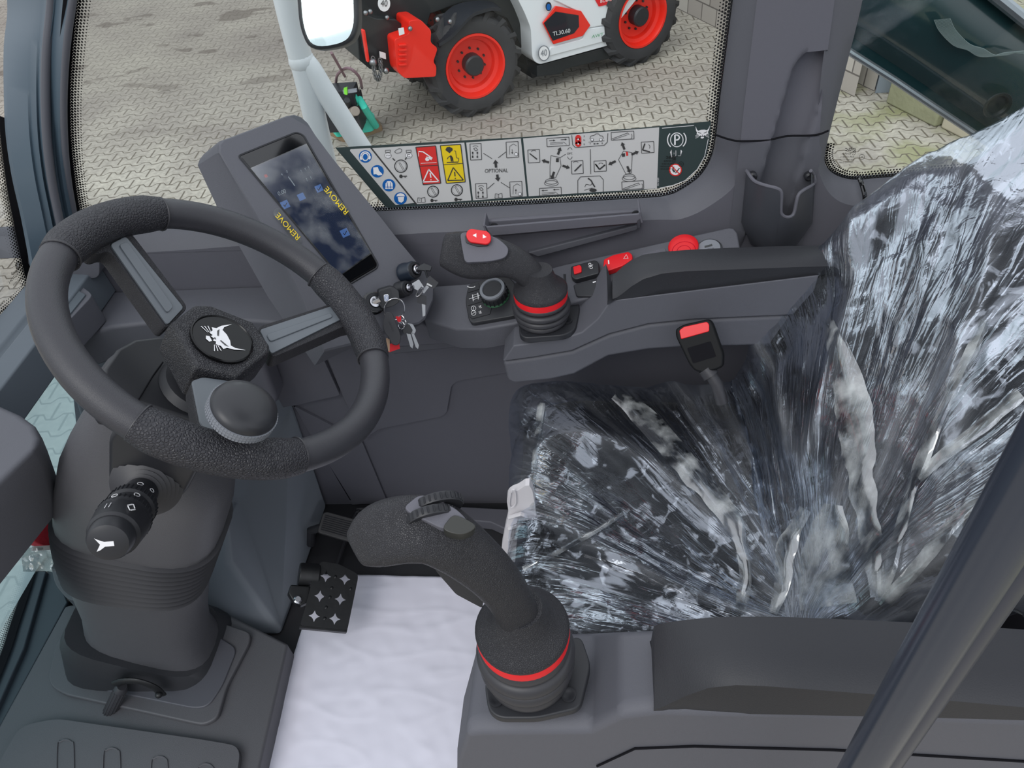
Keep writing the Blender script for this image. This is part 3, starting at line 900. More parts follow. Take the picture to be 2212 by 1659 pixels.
# shelf of the dash along the right wall, ahead of the display
b = B()
top = [at(190, 640, Z=.60), at(280, 634, Z=.60), at(640, 660, Z=.60), at(660, 700, Z=.60), at(420, 685, Z=.60), at(240, 707, Z=.60), at(150, 735, Z=.595)]
for p in top[:3]: p.y = YP
b.prism(top, (0, 0, -.062))
struct(b.obj('dashboard_shelf', 'panel', bev=.006, seg=3))
b = B()
b.prism([at(155, 850, Y=.9), at(190, 735, Y=.9), at(470, 705, Y=.9), at(560, 760, Y=.9), at(600, 870, Y=.9), at(430, 1000, Y=.9), at(200, 1000, Y=.9)], (0, .05, 0))
struct(b.obj('trim_14', 'panel2', bev=.01, seg=3))
# rounded vent housing at the front corner
b = B()
vt = [at(x, y, Z=.652) for x, y in ((88, 640), (131, 598), (160, 606), (196, 632), (198, 640), (141, 700), (70, 740), (60, 700))]
b.prism(rnd(vt, .012), (0, 0, -.05))
vh = tag(b.obj('defroster_cover', 'panel', bev=.004, seg=2), 'rounded grey defroster cover at the front corner beneath the steering wheel rim', 'vent cover')
b = B(); b.prism(rnd([at(x, y, Z=.6545) for x, y in ((120, 660), (150, 618), (185, 636), (128, 706), (95, 700))], .004), (0, 0, -.004))
b.obj('inset_panel', mat('blue_grey_inset', (84, 92, 99), .5), vh, bev=.001)
# left-hand dash pod by the door
b = B()
tp_ = [at(x, y, X=xx) for x, y, xx in ((-60, 850, -.79), (0, 868, -.72), (41, 890, -.69), (73, 915, -.672), (84, 943, -.66), (78, 967, -.655), (0, 1040, -.65), (-120, 1150, -.65))]
z_ = .695
tp_ = [at(x, y, Z=z_) for x, y in ((-160, 790), (0, 874), (41, 893), (73, 916), (84, 943), (78, 967), (0, 1040), (-260, 1290))]
mid = [at(x, y, Z=.655) for x, y in ((-150, 830), (8, 905), (62, 925), (92, 948), (103, 975), (100, 1000), (0, 1110), (-260, 1370))]
lo = [at(x, y, Z=.53) for x, y in ((-140, 860), (20, 960), (85, 985), (116, 1016), (133, 1060), (127, 1108), (0, 1268), (-260, 1520))]
b.loft([lo, mid, tp_])
tag(b.obj('dashboard_pod', 'panel', bev=.008, seg=3), 'grey moulded dashboard pod beside the door at the left edge', 'dashboard pod')

# --- raised platform under the steering column
ZP = .05
plat = [at(x, y, Z=ZP) for x, y in ((140, 1308), (235, 1292), (420, 1290), (622, 1390), (548, 1710), (-140, 1760), (-10, 1580))]
b = B(); b.prism(plat, (0, 0, -.05))
pl = struct(b.obj('floor_platform', 'floorp', bev=.006, seg=3))
b = B()
b.prism(rnd([at(x, y, Z=ZP+.012) for x, y in ((18, 1610), (45, 1568), (120, 1552), (440, 1598), (520, 1612), (500, 1760), (-60, 1760))], .02), (0, 0, -.016))
for (x0, y0, x1) in ((140, 1598, 157), (240, 1616, 257), (343, 1634, 358), (443, 1650, 458)):
    cx_ = x0
    pts = [at(cx_-18, 1760, Z=ZP+.0125), at(cx_-17, y0+18, Z=ZP+.0125), at(cx_-9, y0+4, Z=ZP+.0125), at(cx_+2, y0, Z=ZP+.0125), at(cx_+14, y0+5, Z=ZP+.0125), at(cx_+19, y0+22, Z=ZP+.0125), at(cx_+20, 1760, Z=ZP+.0125)]
    b.tube(crom(pts, 5), .0016, n=6)
struct(b.obj('floor_footrest', 'floorp', bev=.005, seg=3))
# blue-grey frame at the foot of the front glass
b = B()
b.prism([at(x, y, Z=.055) for x, y in ((73, 1232), (100, 1232), (52, 1400), (-20, 1560), (-90, 1640), (-110, 1640), (0, 1428))], (0, 0, -.05))
b.prism([at(x, y, Z=.045) for x, y in ((100, 1232), (120, 1235), (146, 1300), (0, 1570), (-60, 1650), (-90, 1640), (-20, 1560), (52, 1400))], (0, 0, -.045))
struct(b.obj('trim_15', mat('dark_slate_painted_steel', (52, 60, 68), .4), bev=.003))
b = B(); b.prism(rnd([at(x, y, Z=.10) for x, y in ((108, 1215), (185, 1200), (215, 1290), (150, 1300), (118, 1262))], .02), (0, 0, -.10))
struct(b.obj('trim_19', 'floorp', bev=.01, seg=3))
fe = crom([at(x, y, Z=.06) for x, y in ((70, 1200), (52, 1262), (22, 1352), (0, 1418), (-60, 1560))], 6)
frit(fe, Vector((0, 0, 1)), 'dotted_border', win4, rows=4.5, cell=.0042, solid=.016, flip=1)

# --- door-side sill and rear wall keep the cab closed where the photo sees past the seat
b = B(); b.box((.55, .56, .28), (.03, .80, .60))
struct(b.obj('wall_back', 'panel2', bev=.003))
b = B(); b.box((0.0, .165, .02), (1.9, .03, .09))
struct(b.obj('trim_16', 'black', bev=.004))
# ============================================================ DISPLAY
def pfn(fp, cx, cy, ux, uy, vx, vy):
    """text / icon mapper: local (u,v) -> photo pixels -> a point by fp"""
    return lambda u, v: fp(cx+ux*u+vx*v, cy+uy*u+vy*v)
DN = Vector((.544, -.475, .692)).normalized()
DO = CAM+ray(680, 450)*1.05
def dp(px, py, off=0.0): return atp(px, py, DO+DN*off, DN)
disp = thing('display_monitor', 'tall dark display monitor in a grey housing behind the steering wheel', 'display', dp(800, 700, -.05))
face = [(473, 313), (480, 303), (500, 296), (618, 251), (635, 248), (650, 253), (663, 265), (680, 292), (710, 332), (724, 350), (806, 450), (860, 519), (917, 588), (938, 615), (936, 650), (918, 690), (905, 700), (850, 712), (760, 745), (700, 760), (650, 640), (544, 452), (473, 330)]
back = [(431, 345), (440, 333), (466, 318), (618, 266), (635, 262), (648, 265), (657, 276), (674, 302), (704, 340), (718, 358), (800, 458), (852, 527), (908, 594), (927, 620), (926, 650), (908, 688), (895, 700), (845, 716), (752, 755), (680, 790), (578, 640), (469, 447), (427, 357)]
b = B()
mid = [(a[0]*.93+c[0]*.07-(3 if i in (0, 1, 20, 21, 22) else 0), a[1]*.93+c[1]*.07) for i, (a, c) in enumerate(zip(face, back))]
F0 = [dp(x, y, 0) for x, y in face]
ctr = sum(F0, Vector())/len(F0)
F1_ = [ctr+(p-ctr)*.985+DN*.0025 for p in F0]
b.loft([[dp(x, y, -.055) for x, y in back], [dp(x, y, -.012) for x, y in mid], F0, F1_])
b.obj('housing', 'panel', disp, angle=28)
scr = rnd([dp(x, y, .0032) for x, y in ((515, 337), (640, 286), (655, 292), (816, 570), (814, 579), (750, 617))], .004)
b = B(); b.prism(scr, -DN*.002); b.mi = 1
b.tube(scr, .0014, n=6, closed=True)
b.obj('bezel', ['gloss', 'blackm'], disp, smooth=True)
b = B(); b.prism([dp(x, y, .0038) for x, y in ((523, 341), (642, 293), (811, 575), (752, 610))], -DN*.0005)
so_ = b.obj('screen_glass', mat('dark_screen_glass', (7, 9, 13), .06, spec=.7, coat=.3), disp, smooth=False)
# lit pixels of the running screen
M['scrblue'] = mat('dim_lit_screen_blue', (14, 24, 46), .1, emis=(24, 44, 78), emstr=.35)
M['scrlite'] = mat('dim_lit_screen_white', (90, 100, 110), .2, emis=(150, 160, 170), emstr=.5)
M['scrkey'] = mat('dim_lit_screen_key', (60, 90, 140), .2, emis=(70, 105, 165), emstr=.5)
M['scrred'] = mat('dim_lit_screen_red', (120, 20, 20), .2, emis=(150, 30, 30), emstr=.5)
b = B(); b.poly([dp(x, y, .0041) for x, y in ((543, 364), (660, 312), (800, 546), (733, 596))])
b.mi = 1; D = lambda x, y: dp(x, y, .0043)
b.text('0.00', pfn(D, 609, 416, 10, -4.4, -5, -12))
for x, y in ((651, 370), (660, 366), (667, 362), (663, 388), (672, 384)): b.text('!!', pfn(D, x, y, 5, -2, -4, -9))
b.text('4', pfn(D, 609, 377, 6, -2, -3, -8)); b.text('0', pfn(D, 620, 371, 6, -2, -3, -8))
b.poly([D(x, y) for x, y in ((622, 382), (623.5, 381), (638, 401), (636, 402))])
b.mi = 2
for x, y, s_ in ((616, 442, 8), (651, 425, 7), (689, 407, 7), (745, 503, 8)):
    b.poly([D(x+s_*(a*.95+c*.5), y+s_*(-a*.42+c*.95)) for a, c in ((-1, -1), (1, -1), (1, 1), (-1, 1))])
b.mi = 3
b.poly([D(x, y) for x, y in ((570, 378), (576, 376), (579, 382), (573, 384))])
b.mi = 4
for x, y in ((616, 442), (689, 407), (745, 503)):
    b.poly([dp(x+p, y+q, .0045) for p, q in ((-4, 1), (-2.6, 0), (-.6, 3), (3.4, -5), (4.6, -4), (-.4, 5.4))])
b.obj('screen_image', ['scrblue', 'scrlite', 'scrkey', 'scrred', 'gloss'], disp, smooth=False, clean=False)
def film_flat(name, tr, gl):
    m = bpy.data.materials.new(name); m.use_nodes = True
    t = m.node_tree; N = t.nodes; L = t.links; N.remove(N['Principled BSDF'])
    a = N.new('ShaderNodeBsdfTransparent'); a.inputs['Color'].default_value = (.93, .95, .95, 1)
    c = N.new('ShaderNodeBsdfGlossy'); c.inputs['Roughness'].default_value = .14
    d = N.new('ShaderNodeBsdfDiffuse'); d.inputs['Color'].default_value = (.75, .78, .78, 1)
    x1 = N.new('ShaderNodeMixShader'); x1.inputs[0].default_value = gl
    x2 = N.new('ShaderNodeMixShader')
    tc_ = N.new('ShaderNodeTexCoord'); n_ = N.new('ShaderNodeTexNoise'); n_.inputs['Scale'].default_value = 28; n_.inputs['Detail'].default_value = 8
    L.new(tc_.outputs['Object'], n_.inputs['Vector'])
    mr = N.new('ShaderNodeMapRange'); mr.inputs['From Min'].default_value = .45; mr.inputs['From Max'].default_value = .75; mr.inputs['To Max'].default_value = tr
    L.new(n_.outputs['Fac'], mr.inputs['Value']); L.new(mr.outputs[0], x2.inputs[0])
    L.new(a.outputs[0], x1.inputs[1]); L.new(c.outputs[0], x1.inputs[2]); L.new(x1.outputs[0], x2.inputs[1]); L.new(d.outputs[0], x2.inputs[2])
    L.new(x2.outputs[0], N['Material Output'].inputs['Surface'])
    return m
M['film_flat'] = film_flat('clear_protective_film', .22, .24)
ff = B(); ff.poly([dp(x, y, .0056) for x, y in ((541, 363), (662, 310), (803, 548), (732, 598))])
flm = ff.obj('protective_film', 'film_flat', smooth=False)
tag(flm, 'clear protective film with yellow lettering tabs stuck over the monitor screen', 'film')
ft = B()
for pts in (((592, 452), (605, 448), (655, 522), (650, 535), (640, 533), (590, 462)), ((698, 400), (708, 396), (754, 455), (752, 468), (742, 468), (700, 412))):
    ft = B(); ft.poly(rnd([dp(x, y, .0060) for x, y in pts], .004))
    ft.obj('pull_tab', 'film_flat', flm, smooth=False)
b = B(); D = lambda x, y: dp(x, y, .0066)
b.text('REMOVE', pfn(D, 622.5, 489, -12.6, -14.2, -11.5, 12))
b.obj('yellow_lettering', 'yellow', flm, smooth=False, clean=False); b = B()
b.text('REMOVE', pfn(D, 727, 433, -12.4, -14.6, -11.5, 12))
b.obj('yellow_lettering', 'yellow', flm, smooth=False, clean=False)

# ============================================================ LOCKS AND KEYS on the display housing
def lock(px, py, r, h, label, bodym, facem='black', chrome=True, tilt=None):
    o = dp(px, py, .002)
    t = thing('key_lock', label, 'lock', o)
    ax = DN if tilt is None else tilt
    b = B(); b.lathe(o, ax, [(r*1.08, 0), (r*1.08, h*.25), (r, h*.32), (r, h*.8), (r*.9, h*.9)], n=28); b.obj('lock_body', bodym, t)
    b = B(); b.lathe(o, ax, [(r*.9, h*.9), (r*.88, h), (r*.6, h*1.02), (r*.5, h*.9), (0, h*.9)], n=28, cap=False); b.obj('lock_collar', facem, t)
    if chrome:
        b = B(); b.lathe(o, ax, [(r*.5, h*.85), (r*.5, h*1.15), (r*.42, h*1.2), (0, h*1.2)], n=24); b.obj('key_barrel', 'chrome', t)
    return t, o+ax*h*1.2
l1, q1 = lock(806, 656, .0155, .010, 'round black ignition lock holding the square black key fob', 'gloss')
AX2 = (DN+Vector((.35, .1, -.2))).normalized()
l2, q2 = lock(862, 627, .0115, .020, 'small black lock with chrome barrel and bare metal key', 'black', tilt=AX2)
l3, q3 = lock(872, 590, .0135, .026, 'blue-black cylinder lock with flat black key, uppermost on the display housing', 'navyc', tilt=AX2)
Dh = Vector((0, 0, 1))
def hp(px, py, P, off=0.0):      # plane facing the camera side through P
    n_ = (CAM-P).normalized(); return atp(px, py, P+n_*off, n_)
# ignition key with fob
PK = dp(839, 642, .024)
k = thing('ignition_key', 'square black key fob with pale printed mark standing in the ignition lock', 'key', PK)
b = B(); b.prism(rnd([hp(x, y, PK) for x, y in ((817, 628), (846, 619), (862, 627), (864, 652), (850, 662), (824, 668))], .004), Vector((-.004, .006, -.001)))
b.obj('fob', 'black', k, bev=.0012, seg=3)
b = B(); b.prism(rnd([hp(x, y, PK, .0006) for x, y in ((820, 631), (844, 624), (849, 648), (825, 658))], .002), Vector((-.001, .001, 0))); fp_ = b.obj('fob_face', 'blackm', k)
b = B(); b.prism(rnd([hp(x, y, PK, .0012) for x, y in ((829, 637), (839, 635), (840, 650), (831, 652))], .002), Vector((-.0004, .0004, 0)))
b.mi = 1
for r_ in (2.2, 4.2):
    b.tube([hp(834.7+r_*math.cos(q), 643.5+r_*1.4*math.sin(q), PK, .0015) for q in [i*PI/8 for i in range(16)]], .00025, n=4, closed=True)
b.obj('printed_mark', ['white', 'blue'], k)
b = B(); b.tube([dp(808, 655, .012), hp(822, 648, PK)], .0022, n=8, flat=2); b.obj('key_blade', 'chrome', k)
# key ring, fob tag, strap and keys
RP = hp(850, 668, PK)
kr = thing('key_bunch', 'bunch of keys with black oval tag and red strap hanging from the ignition key', 'keys', RP)
b = B(); cpt = hp(852, 668, RP)
e_a = (hp(874, 668, RP)-cpt); e_b = (hp(852, 646, RP)-cpt)
b.tube([cpt+e_a*math.cos(q)+e_b*math.sin(q)+DN*.004*math.sin(q) for q in [i*PI/16 for i in range(32)]], .0010, n=8, closed=True)
b.obj('split_ring', 'chrome', kr)
b = B()
sh = [(832, 678), (838, 674), (848, 678), (856, 700), (865, 722), (864, 740), (856, 746), (846, 742), (840, 730), (831, 718), (827, 700)]
b.prism([p for p in crom([hp(x, y, RP, .006) for x, y in sh], 4, closed=True)], (CAM-RP).normalized()*-.006)
b.obj('oval_tag', 'rubber', kr, bev=.0012, seg=3)
b = B(); b.text('SERVICE', pfn(lambda x, y: hp(x, y, RP, .0064), 845, 705, 2.6, 6.0, 4.4, -2.0)); b.obj('tag_lettering', 'black', kr, smooth=False, clean=False)
b = B(); b.prism([hp(x, y, RP, -.002) for x, y in ((836, 744), (862, 739), (864, 753), (841, 761), (835, 757))], (CAM-RP).normalized()*-.001)
lab(b.obj('strap', 'belt', kr), 'red woven strap end'); b = B()
b.prism([hp(x, y, RP, .001) for x, y in ((854, 684), (866, 682), (867, 694), (861, 698))], (CAM-RP).normalized()*-.001)
lab(b.obj('strap', 'belt', kr), 'red woven strap')
b = B(); b.prism([hp(x, y, RP, -.0015) for x, y in ((834, 730), (842, 733), (842, 760), (836, 758))], (CAM-RP).normalized()*-.001); b.obj('leather_backing', mat('tan_leather', (170, 140, 115), .7), kr)
b = B()
for cx_, cy_, r_ in ((866, 690, 7), (871, 697, 6), (867, 703, 6.5)):
    cp = hp(cx_, cy_, RP, .002); ra = hp(cx_+r_, cy_, RP, .002)-cp; rb_ = hp(cx_, cy_+r_*1.2, RP, .002)-cp
    b2 = B(); b2.tube([cp+ra*math.cos(q)+rb_*math.sin(q)+(CAM-RP).normalized()*.002*math.cos(q) for q in [i*PI/10 for i in range(20)]], .0007, n=6, closed=True)
    b2.obj('small_ring', 'chrome', kr)
b.bm.free()
for i, (hd, bl, m_) in enumerate(((((867, 702), (884, 700), (892, 714), (886, 722), (872, 722)), ((878, 720), (887, 722), (893, 744), (891, 753), (886, 748)), 'black'),
                            (((880, 698), (892, 700), (899, 714), (895, 722), (888, 720)), ((888, 718), (894, 720), (905, 746), (903, 754), (898, 750)), 'steel'))):
    b = B(); nn = (CAM-RP).normalized()
    b.prism(rnd([hp(x, y, RP, -.002*i) for x, y in hd], .002), nn*-.0014)
    o_ = b.obj('key', m_, kr, bev=.0004)
    b = B(); b.prism([hp(x, y, RP, -.002*i) for x, y in bl], nn*-.0012); c_ = b.obj('key_blade', 'steel', kr); c_.parent = o_; c_.matrix_parent_inverse = Matrix()
# second lock's key and its hanging twin
P2k = dp(905, 622, .036)
kk = thing('cabinet_key', 'bare steel key in the middle lock with its twin hanging below on a ring', 'key', P2k)
nn = (CAM-P2k).normalized()
b = B(); b.prism(rnd([hp(x, y, P2k) for x, y in ((889, 613), (905, 603), (917, 621), (902, 628), (895, 624))], .0015), nn*-.0015); b.obj('key_head', 'steel', kk, bev=.0004)
b = B(); b.tube([q2-AX2*.006, hp(895, 618, P2k)], .0025, n=8); b.obj('key_blade', 'chrome', kk)
b = B(); cp = hp(907, 630, P2k, .002); ra = hp(914, 626, P2k, .004)-cp; rb_ = hp(903, 640, P2k)-cp
b.tube([cp+ra*math.cos(q)+rb_*math.sin(q) for q in [i*PI/10 for i in range(20)]], .0008, n=6, closed=True); b.obj('small_ring', 'chrome', kk)
b = B(); b.prism(rnd([hp(x, y, P2k, -.002) for x, y in ((900, 633), (921, 640), (921, 660), (901, 654))], .0012), nn*-.0015)
b.mi = 1; b.prism([hp(x, y, P2k, -.002) for x, y in ((911, 656), (919, 658), (919, 682), (913, 684))], nn*-.001); b.obj('hanging_key', ['blackm', 'steel'], kk, bev=.0003)
P3k = q3+AX2*.004
kb = thing('black_head_key', 'flat black-headed key in the blue-black lock with a second black key hanging from it', 'key', P3k)
nn = Vector((.1, -.3, .95)).normalized()
def kp(x, y, o_=0): return atp(x, y, P3k+nn*o_, nn)
b = B(); b.prism([kp(x, y) for x, y in ((903, 575), (916, 568), (933, 575), (930, 584), (912, 583), (900, 582))], nn*-.003); b.obj('key_head', 'black', kb, bev=.0006)
b = B(); b.tube([q3-AX2*.006, kp(902, 580, -.001)], .0022, n=8); b.obj('key_blade', 'chrome', kb)
P4k = hp(928, 611, P3k)
n4 = (CAM-P4k).normalized()
b = B(); b.prism(rnd([hp(x, y, P4k) for x, y in ((928, 595), (948, 611), (937, 624), (918, 616))], .0015), n4*-.003)
b.mi = 1; b.prism(rnd([hp(x, y, P4k, .0005) for x, y in ((923, 611), (934, 617), (933, 620), (921, 615))], .001), n4*-.0005)
b.mi = 0; b.tube([kp(918, 583), hp(923, 600, P4k)], .0015, n=6)
b.obj('hanging_key', ['black', 'lightg'], kb, bev=.0004)
b = B(); b.prism([hp(x, y, P4k) for x, y in ((921, 616), (927, 620), (916, 634), (911, 630))], n4*-.001); b.obj('hanging_key_blade', 'steel', kb)

# ============================================================ SIDE CONSOLE WITH SWITCHES
def cpz(px, py, off=0.0):
    # plane of the switch console: rises to the rear
    n_ = Vector((-.17, -.28, .94)).normalized()
    o_ = at(1280, 580, Z=.648)
    return atp(px, py, o_+n_*off, n_)
CN = Vector((-.17, -.28, .94)).normalized()
b = B()
tp_ = [cpz(x, y) for x, y in ((925, 618), (1010, 612), (1110, 600), (1215, 571), (1575, 490), (1586, 492), (1594, 502), (1604, 560), (1604, 590), (1330, 625), (1235, 655), (1110, 700), (1075, 706), (1040, 712), (985, 712), (945, 700), (915, 690))]
b.prism(tp_, Vector((0, .012, -.05)))
cons = tag(b.obj('switch_console', 'panel', bev=.006, seg=3), 'grey side console carrying the switches, beneath the side window behind the far joystick', 'console')
b = B()
lg = [at(x, y, Y=.935) for x, y in ((838, 770), (842, 752), (1085, 732), (1095, 770))]
b.prism([at(832, 752, Y=.93), at(1095, 722, Y=.93), at(1110, 728, Y=.93), at(1110, 738, Y=.93), at(850, 766, Y=.93)], (0, .035, 0))
struct(b.obj('trim_17', 'panel', bev=.003))
b = B()
b.prism([at(912, 700, Y=.925), at(950, 716, Y=.925), at(1000, 724, Y=.925), at(1095, 716, Y=.925), at(1110, 735, Y=.925), at(838, 752, Y=.925), at(850, 735, Y=.925)], (0, .04, 0))
struct(b.obj('trim_18', 'panel2', bev=.004))

def on_console(pts, h, name, m, parent=None, r=.003, bev=.0015, base=0.0):
    b = B(); b.prism(rnd([cpz(x, y, base+h) for x, y in pts], r), -CN*h)
    return b.obj(name, m, parent, bev=bev, seg=3)
# black rocker with red lock
sw = thing('rocker_switch', 'black rocker switch with small red lock slide on the side console', 'switch', cpz(1263, 585))
on_console(((1233, 575), (1285, 561), (1293, 566), (1294, 590), (1242, 604), (1233, 597)), .011, 'rocker', 'black', sw)
on_console(((1238, 576), (1252, 572), (1256, 576), (1256, 587), (1240, 592)), .0025, 'lock_slide', 'red', sw, r=.0015, bev=.0005, base=.011)
b = B(); C_ = lambda x, y: cpz(x, y, .0115)
for (ox, oy) in ((1274, 571), (1277, 578)):
    b.tube([C_(ox+3*math.cos(q), oy+2.4*math.sin(q)) for q in [i*PI/5 for i in range(10)]], .0004, n=4, closed=True)
b.tube([C_(1271, 577), C_(1281, 572)], .0004, n=4)
b.obj('symbol', 'white', sw)
hz = thing('hazard_switch', 'bright red hazard rocker switch with white triangle on the side console', 'switch', cpz(1333, 565))
on_console(((1304, 560), (1325, 550), (1358, 543), (1366, 550), (1366, 560), (1345, 574), (1308, 587), (1303, 580)), .011, 'rocker', 'red', hz)
b = B(); C_ = lambda x, y: cpz(x, y, .0116)
b.prism([C_(1313, 562), C_(1315.5, 561.5), C_(1316.5, 570), C_(1314, 570.5)], -CN*.0002)
tr = [C_(1347, 559), C_(1353, 550), C_(1357, 558)]
b.tube(tr, .0005, n=4, closed=True)
b.obj('triangle_symbol', 'white', hz)
s3 = thing('slim_switch', 'low dark rocker switch half hidden behind the far armrest nose', 'switch', cpz(1270, 612))
on_console(((1238, 615), (1294, 600), (1300, 604), (1300, 640), (1245, 640)), .004, 'rocker', 'blackm', s3)
b = B(); b.prism([cpz(x, y, .0045) for x, y in ((1280, 609), (1287, 607), (1287.5, 609), (1281, 611))], -CN*.0002); b.obj('symbol', 'white', s3)
s4 = on_console(((1386, 548), (1436, 535), (1439, 541), (1439, 556), (1386, 566)), .0015, 'blank_switch_cover', 'panel2')
tag(s4, 'flat grey blanking cover between the hazard switch and the red button', 'cover')
b = B(); b.prism([cpz(x, y, .0012) for x, y in ((1217, 592), (1222, 592), (1225, 640), (1219, 640))], -CN*.001)
tag(b.obj('blank_switch_cover', 'black'), 'dark narrow blank slot edge beside the far joystick collar', 'cover')
# round red button and usb socket
def cdisc(px, py, r, h0, h1, name, m, parent, dome=0, n=32):
    b = B(); o_ = cpz(px, py, 0)
    b.lathe(o_, CN, [(r*.9, h0), (r, h0+.001), (r, h1-.002), (r*.94, h1-.0005), (r*.6, h1+dome*.6), (r*.2, h1+dome), (0, h1+dome)], n=n)
    return b.obj(name, m, parent, angle=60)
eb = thing('emergency_button', 'round red push button behind the far armrest pad', 'button', cpz(1476, 548))
cdisc(1477, 546, .013, 0, .008, 'button_stem', 'black', eb)
cdisc(1477, 541, .0215, .006, .012, 'button_cap', 'red', eb)
b = B(); o_ = cpz(1477, 541, .0128)
for r_ in (.009, .016): b.lathe(o_, CN, [(r_, -.0006), (r_+.0004, 0), (r_+.0008, -.0006)], n=32, cap=False)
b.obj('button_rings', mat('deep_pink_red', (200, 10, 50), .5), eb)
us = thing('usb_socket', 'round grey charging socket with black slot beside the red button', 'socket', cpz(1530, 540))
cdisc(1532, 541, .0185, 0, .005, 'socket_ring', 'steel', us)
b = B(); b.lathe(cpz(1532, 541), CN, [(.0155, .0052), (.0155, .0056), (0, .0056)], n=28, cap=False); b.obj('socket_face', 'grating', us)
b = B(); b.prism([cpz(x, y, .006) for x, y in ((1522, 531), (1538, 527), (1539, 531), (1522, 535))], -CN*.0003); b.mi = 1
b.text('5V 2.1A', pfn(lambda x, y: cpz(x, y, .006), 1535, 537, 4.2, -.7, 1, -4)); b.obj('socket_slot', ['gloss', 'ink'], us)

# keypad with jog dial
kp_ = thing('keypad', 'black keypad with jog dial and white symbols behind the far joystick', 'keypad', cpz(1050, 650))
on_console(((1010, 622), (1015, 612), (1090, 590), (1112, 610), (1120, 676), (1110, 682), (1018, 698), (1012, 690), (1005, 650)), .009, 'keypad_body', 'black', kp_, r=.006)
for i, pts in enumerate((((1011, 618), (1034, 611), (1036, 624), (1010, 632)), ((1010, 635), (1037, 627), (1044, 642), (1044, 650), (1010, 660)), ((1011, 663), (1043, 654), (1062, 664), (1058, 678), (1020, 688), (1014, 684)))):
    on_console(pts, .0012, 'keypad_button', 'blackm', kp_, r=.001, bev=.0004, base=.009)
b = B(); C_ = lambda x, y: cpz(x, y, .0106)
b.tube([C_(1013, 646), C_(1036, 638)], .0004, n=4)
for x, y in ((1021, 643.5), (1032, 639.5)): b.tube([C_(x-.5, y-7), C_(x+1.5, y+7)], .0006, n=4)
b.tube([C_(1022, 638), C_(1033, 634), C_(1034.5, 643), C_(1023, 647)], .0004, n=4)
for x, y in ((1023, 666), (1023, 676)):
    b.tube([C_(x+5*math.cos(q), y+5*math.sin(q)) for q in [i*PI/7 for i in range(14)]], .0004, n=4, closed=True)
b.tube([C_(1020, 678), C_(1026, 674)], .0004, n=4); b.tube([C_(1023, 663), C_(1023, 669)], .0004, n=4)
for x, y in ((1038, 661), (1038, 673)):
    b.tube([C_(x+4*math.cos(q), y+4.6*math.sin(q)) for q in [i*PI/4+PI/4 for i in range(4)]], .0004, n=4, closed=True)
    b.tube([C_(x-1, y+1), C_(x+1.5, y-.5), C_(x-1, y-1.5)], .0004, n=4)
b.tube([C_(1018+8*math.cos(q), 618+3*math.sin(q)) for q in [i*PI/7 for i in range(8)]], .0007, n=4)
b.obj('keypad_symbols', 'white', kp_)
o_ = cpz(1071, 640, .009)
b = B(); prof = [(.020, 0), (.0205, .003), (.0205, .016), (.019, .018)]
b.lathe(o_, CN, prof, n=40)
for i in range(20):
    q = 2*PI*i/20; a_, c_ = b.frame(CN)
    p = o_+(a_*math.cos(q)+c_*math.sin(q))*.0207+CN*.009
    b.tube([p-CN*.006, p+CN*.006], .0011, n=5)
b.obj('dial_knob', 'black', kp_)
b = B(); b.lathe(o_, CN, [(.0195, .0175), (.019, .0205), (.015, .021), (.0145, .019)], n=40, cap=False); b.obj('dial_ring', 'grating', kp_)
b = B(); b.lathe(o_, CN, [(.0147, .0185), (.0140, .0195), (0, .0195)], n=40, cap=False); b.obj('dial_face', 'blackm', kp_)
b = B(); b.lathe(o_, CN, [(.0212, -.001), (.0218, .0015), (.0205, .004)], n=40, cap=False); b.obj('dial_base_ring', mat('dim_green_plastic', (50, 92, 66), .4), kp_)

# ============================================================ WALL TRAY, HOLDER, CABLE
ty_ = lambda x, y, Y=.955: at(x, y, Y=Y)
tr_ = thing('document_tray', 'narrow black document tray fixed under the side window sill', 'tray', ty_(1220, 520))
b = B()
b.prism([ty_(1050, 478), ty_(1383, 455), ty_(1383, 494), ty_(1160, 552), ty_(1130, 548), ty_(1058, 498)], (0, .008, 0)); b.obj('back_plate', 'panel2', tr_, bev=.002)
yf = .925
b = B(); b.prism([at(x, y, Y=yf) for x, y in ((1047, 487), (1052, 491), (1378, 463), (1384, 458), (1384, 472), (1376, 478), (1062, 506), (1056, 502))], (0, .004, 0)); b.obj('front_lip', 'panel2', tr_, bev=.0012)
b = B(); b.prism([at(1062, 505, Y=yf), at(1376, 477, Y=yf), at(1376, 480, Y=.955), at(1066, 508, Y=.955)], (0, 0, -.003)); b.obj('tray_floor', 'panel2', tr_)
for (xa, ya, xb, yb) in ((1047, 487, 1048, 472), (1384, 458, 1384, 446)):
    b = B(); p = at(xa, ya, Y=yf); q = at(xa, ya, Y=yf)+Vector((0, .035, 0))
    b.prism([p, q, q+Vector((.004, 0, -.022)), p+Vector((.004, 0, -.018))], (-.003, 0, 0)); b.obj('end_wall', 'panel2', tr_, bev=.0008)
b = B(); b.prism([at(x, y, Y=.948) for x, y in ((1140, 546), (1374, 487), (1378, 492), (1376, 498), (1162, 556))], (0, .010, 0)); b.obj('brace_rib', 'panel', tr_, bev=.002)
for x, y in ((1068, 489), (1373, 462)):
    b = B(); b.lathe(at(x, y, Y=.954), Vector((0, -1, 0)), [(.006, 0), (.006, .002), (.003, .003), (0, .002)], n=16); b.obj('screw', 'black', tr_)

